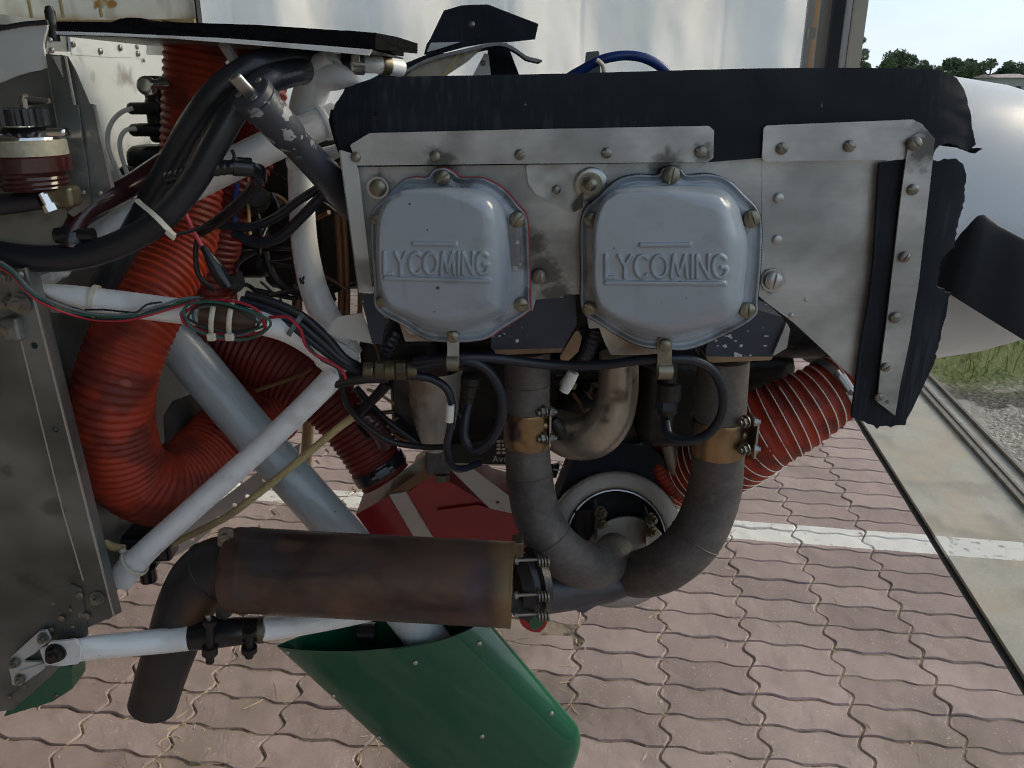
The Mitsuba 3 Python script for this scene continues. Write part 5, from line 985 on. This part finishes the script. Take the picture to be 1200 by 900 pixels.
br = obj('strut_bracket', cat(flat(rounded([(10, 781), (13, 770), (46, 740), (54, 739), (59, 750), (40, 766), (24, 776), (50, 776), (52, 784), (24, 803), (15, 803)], 1.5), .003, .716), flat([(22, 787), (56, 776), (57, 780), (23, 791)], .02, .714)), 'alu_bright', AC, label='small pale bracket bolted to the fuselage at lower left')
for x, y in ((18, 776), (51, 747), (24, 795)): stamp('hex', 'bolt', P(x, y, .7135), .0048, 'screw_steel', br, (0, -1, 0), x)
dbl = plate('doubler', [(96, 690), (103, 744), (62, 790), (20, 826), (14, 815), (60, 765), (84, 720), (82, 684)], .7215, .0016, 'alu_dull', 'riveted doubler plate at the lower edge of the fuselage')
for x, y, r in ((93, 698, 5), (100, 722, 5.5), (72, 725, 4), (60, 738, 3.4), (82, 715, 3), (28, 805, 4), (10, 818, 3.5), (85, 735, 3)): screw(x, y, .7212, r, dbl, 'screw_steel', kind='rivet', name='rivet', hs=.45)
for x, y, r in ((4, 324, 7), (8, 354, 7), (25, 355, 10), (23, 322, 6), (12, 385, 8), (115, 700, 6.5), (20, 392, 3)): screw(x, y, .7195, r, ea, 'screw_steel', kind='hex' if r > 6 else 'rivet', name='bolt' if r > 6 else 'rivet')
obj('small_fitting', rbox(P(15, 385, .717), [.016, .012, .022], .003), 'alu_dull', ea)
gf = plate('green_skirt', [(4, 840), (20, 812), (60, 776), (84, 782), (85, 807), (62, 822)], .745, .03, 'green_paint', 'small green skirt under the fuselage at lower left'); screw(66, 815, .7448, 3, gf, 'brass', kind='rivet', name='rivet')

# ---- green leg fairing: a hollow teardrop shell open at the top
def fairing():
    ns, nu = 60, 96; V = []; Yc = .955
    a = np.linspace(0, 2 * np.pi, nu, endpoint=False)
    def ring(s, off):
        top_t, top_l = np.array(P(324, 757, Yc)), np.array(P(566, 722, Yc))
        bot_t, bot_l = np.array(P(545, 960, Yc)), np.array(P(700, 878, Yc))
        t, l = top_t + (bot_t - top_t) * s, top_l + (bot_l - top_l) * min(s, 1.0) 
        if s > .80: q = (s - .80) / .48; l = l + (t - l) * (.95 * q * q)
        d = l - t; L = np.linalg.norm(d); d /= L; u = .5 - .5 * np.cos(a)          # 0 trailing .. 1 leading
        h = .056 * (1 - .25 * s) * (np.sqrt(np.clip(1 - u, 0, 1)) * 2.0 * np.clip(u, 0, 1) ** .85) * np.sign(np.sin(a))
        return t + d * (u * L)[:, None] + np.array([0, -1, 0]) * h[:, None] * (1 - off / .04)
    S_ = np.linspace(0, 1.28, ns)
    O = np.array([ring(s, 0) for s in S_]); I = np.array([ring(s, .0035) for s in S_])
    def faces(o, inv):
        i, j = np.meshgrid(np.arange(ns - 1), np.arange(nu), indexing='ij'); q = np.stack([i * nu + j, i * nu + (j + 1) % nu, (i + 1) * nu + (j + 1) % nu, (i + 1) * nu + j], -1).reshape(-1, 4) + o
        f = np.vstack([q[:, [0, 1, 2]], q[:, [0, 2, 3]]]); return f[:, ::-1] if inv else f
    k = np.arange(nu); N = ns * nu; rim = np.vstack([np.stack([k, (k + 1) % nu, N + (k + 1) % nu], 1), np.stack([k, N + (k + 1) % nu, N + k], 1)])
    m = trimesh.Trimesh(np.vstack([O.reshape(-1, 3), I.reshape(-1, 3)]), np.vstack([faces(0, False), faces(N, True), rim]), process=False)
    return m, O
gm, GO = fairing(); gk_ = A('leg_fairing', gm, 'green_paint', 'glossy green leg fairing, open at the top, with small screws', smooth=50)
def onfair(x, y):
    o = GO.reshape(-1, 3); z = (o - CAM) @ FW; px = np.c_[600 + F * ((o - CAM) @ RT) / z, 450 - F * ((o - CAM) @ UP) / z]
    d = np.hypot(px[:, 0] - x, px[:, 1] - y); c_ = np.argsort(d)[:14]; i = c_[np.argmin(z[c_])]; return o[i]
for x, y in ((480, 781), (565, 870), (334, 770), (388, 818), (441, 868), (568, 756), (650, 836)):
    stamp('slot', 'screw', onfair(x, y) + [0, -.0004, 0], .0035, 'bright_screw', gk_, (0.05, -1, .12), x)
tube('leg_clamp', [(420, 742, .965), (440, 742, .965)], [12, 13], 'black_plastic')
wc = P(600, 985, .957); wc[2] = .172; ww = lab(key('nose_wheel', AC), 'nose wheel on the paving below the green fairing')
obj('tyre', lathe(wc, [0, 1, 0], [(-.035, .085), (-.045, .10), (-.05, .13), (-.04, .158), (-.02, .169), (0, .171), (.02, .169), (.04, .158), (.05, .13), (.045, .10), (.035, .085)], 64), 'hose_black', ww); obj('rim', lathe(wc, [0, 1, 0], [(-.036, 0), (-.036, .03), (-.03, .07), (-.037, .087), (.037, .087), (.03, .07), (.036, .03), (.036, 0)], 48), 'white_paint', ww)
for sy in (-.062, .062): obj('fork', sweep(spline([[*(wc + [0, sy, 0])], [*(wc + [-.01, sy, .1])], [*(wc + [-.02, sy * .4, .22])], [*P(575, 850, .957)]], .02), np.full(len(spline([[*(wc + [0, sy, 0])], [*(wc + [-.01, sy, .1])], [*(wc + [-.02, sy * .4, .22])], [*P(575, 850, .957)]], .02)), .012), 16)[:2], 'strut_paint', ww)
rp_ = A('tape_scrap', flat(smoothline([(608, 718), (620, 730), (634, 720), (641, 730), (632, 741), (618, 738), (610, 730)], 3), .006, .83), 'red_paint', 'scrap of red tape behind the flange'); obj('green_scrap', flat(smoothline([(620, 722), (634, 722), (636, 732), (624, 738)], 3), .004, .828), 'green_paint', rp_)

# ---- flaps, clip and blue cable above the engine
uf = A('rubber_flap', flat([(500, 52), (504, 46), (520, 12), (541, 6), (572, 5), (600, 16), (631, 28), (627, 46), (600, 49), (575, 50), (545, 55), (512, 64), (497, 64)], .004, 1.125, sub=.012, bow=lambda v: .012 * (meshkit.fbm(v * 16, 3, 3) - .5)), 'rubber', 'black rubber flap sticking up above the engine'); screw(553, 29, 1.128, 4.5, uf, 'screw_steel', kind='rivet', name='rivet')
arch = [(472, 89), (484, 77), (508, 66), (545, 57), (580, 49.5), (598, 53), (616, 65), (627, 74)]
A('bent_flap', flat(smoothline(arch, 5, False) + [arch[-1]] + [(x, y + 3.2) for x, y in [arch[-1]] + smoothline(arch, 5, False)[::-1]], .10, 1.02), 'rubber', 'bent rubber flap curving over a metal bracket')
A('flap_edge', flat(smoothline(arch, 5, False) + [arch[-1]] + [(x, y + 4.2) for x, y in [arch[-1]] + smoothline(arch, 5, False)[::-1]], .005, 1.0145), 'worn_edge')
A('rubber_flap', flat([(430, 95), (443, 88), (470, 76), (505, 62), (515, 60), (490, 74), (474, 92)], .10, 1.03), 'rubber'); A('rubber_flap', flat([(572, 50), (594, 50), (610, 92), (622, 190), (520, 190), (520, 95), (570, 92)], .004, 1.13), 'rubber')
A('flap_tongue', flat([(505, 50), (540, 49), (512, 58), (500, 61)], .003, 1.12), 'alu_bright')
bk = A('flap_bracket', flat([(552, 92), (568, 62), (572, 64), (575, 92)], .03, 1.06), 'alu_bright', 'small metal bracket under the bent flap'); screw(566, 74, 1.0595, 3, bk, 'screw_steel')
A('bent_sheet', flat([(470, 92), (484, 79), (508, 68), (545, 59), (566, 56), (548, 72), (518, 92)], .003, 1.03), 'intake', 'brownish metal sheet under the bent flap'); A('bent_strip', flat([(515, 92), (538, 60), (542, 59), (521, 92)], .003, 1.026), 'tan_tube')
ct = A('cable_lug', flat(rounded([(683, 190), (685, 86), (687, 61), (702, 59.5), (704, 86), (706, 190)], 2), .008, 1.02), 'alu_dull', 'small metal lug holding the blue cable'); 
tube('blue_cable', [(648, 190, 1.08), (652, 125, 1.0), (664, 94, .99), (682, 82, .985), (705, 70, .98), (735, 65, .98), (760, 70, .98), (784, 88, .985), (798, 125, 1.0), (804, 190, 1.08)], 5.6, 'blue_cable', label='blue cable arching above the black seal')
tube('cable_tie', [(699, 70, .965), (706, 76, .965), (708, 86, .97)], 2.6, 'zip_plastic', ct, sides=8)

# ---- spinner and propeller
c = P(1120, 261, 1.17); s = S(1120, 261, 1.17) * .985
x1 = P(1052, 257, .97)[0]; c[0] = x1
spn = A('spinner', lathe(c, [1, 0, 0], [(-.02, 0), (-.02, 168 * s), (.0, 170 * s), (.10, 167 * s), (.20, 155 * s), (.30, 132 * s), (.38, 103 * s), (.44, 66 * s), (.47, 30 * s), (.475, 0)], 96), 'spinner_white', 'large white propeller spinner')
def blade():
    st = [((1040, 262, 1.16), (1030, 285, 1.15), .034), ((1085, 262, 1.05), (1062, 305, 1.03), .032), ((1133, 240, .99), (1100, 336, .95), .026), ((1170, 264, .965), (1150, 368, .92), .020), ((1215, 288, .94), (1205, 402, .89), .016), ((1320, 345, .90), (1310, 470, .85), .012), ((1440, 410, .87), (1425, 530, .83), .009)]
    n = 40; a = np.linspace(0, 2 * np.pi, n, endpoint=False); rows = []
    cs_ = spline([[*P(*q0), *P(*q1), t] for q0, q1, t in st], .02)
    for r in cs_:
        l, t = r[:3], r[3:6]; u = .5 - .5 * np.cos(a); d = t - l; nn = np.cross(d, [1, -.15, -.7]); nn /= np.linalg.norm(nn)
        rows.append(l + d * u[:, None] + nn * (.42 * r[6] * np.sign(np.sin(a)) * np.sqrt(u) * (1 - u) * 1.6)[:, None])
    R_ = np.array(rows); m_ = len(R_); i, j = np.meshgrid(np.arange(m_ - 1), np.arange(n), indexing='ij'); q = np.stack([i * n + j, i * n + (j + 1) % n, (i + 1) * n + (j + 1) % n, (i + 1) * n + j], -1).reshape(-1, 4)
    return trimesh.Trimesh(R_.reshape(-1, 3), np.vstack([q[:, [0, 1, 2]], q[:, [0, 2, 3]]]), process=False)
pb = lab(key('propeller', AC), 'black propeller blade rooted in the white spinner'); obj('blade', blade(), 'blade_black', pb, smooth=40)
obj('root_fillet', flat(smoothline([(1130, 226), (1142, 231), (1162, 246), (1184, 268), (1170, 275), (1140, 262), (1120, 250)], 4), .02, 1.0), 'blade_black', pb)
obj('root_fillet', flat(smoothline([(1110, 342), (1128, 350), (1150, 362), (1166, 365), (1158, 367), (1140, 358), (1116, 345)], 4), .02, 1.0), 'blade_black', pb)
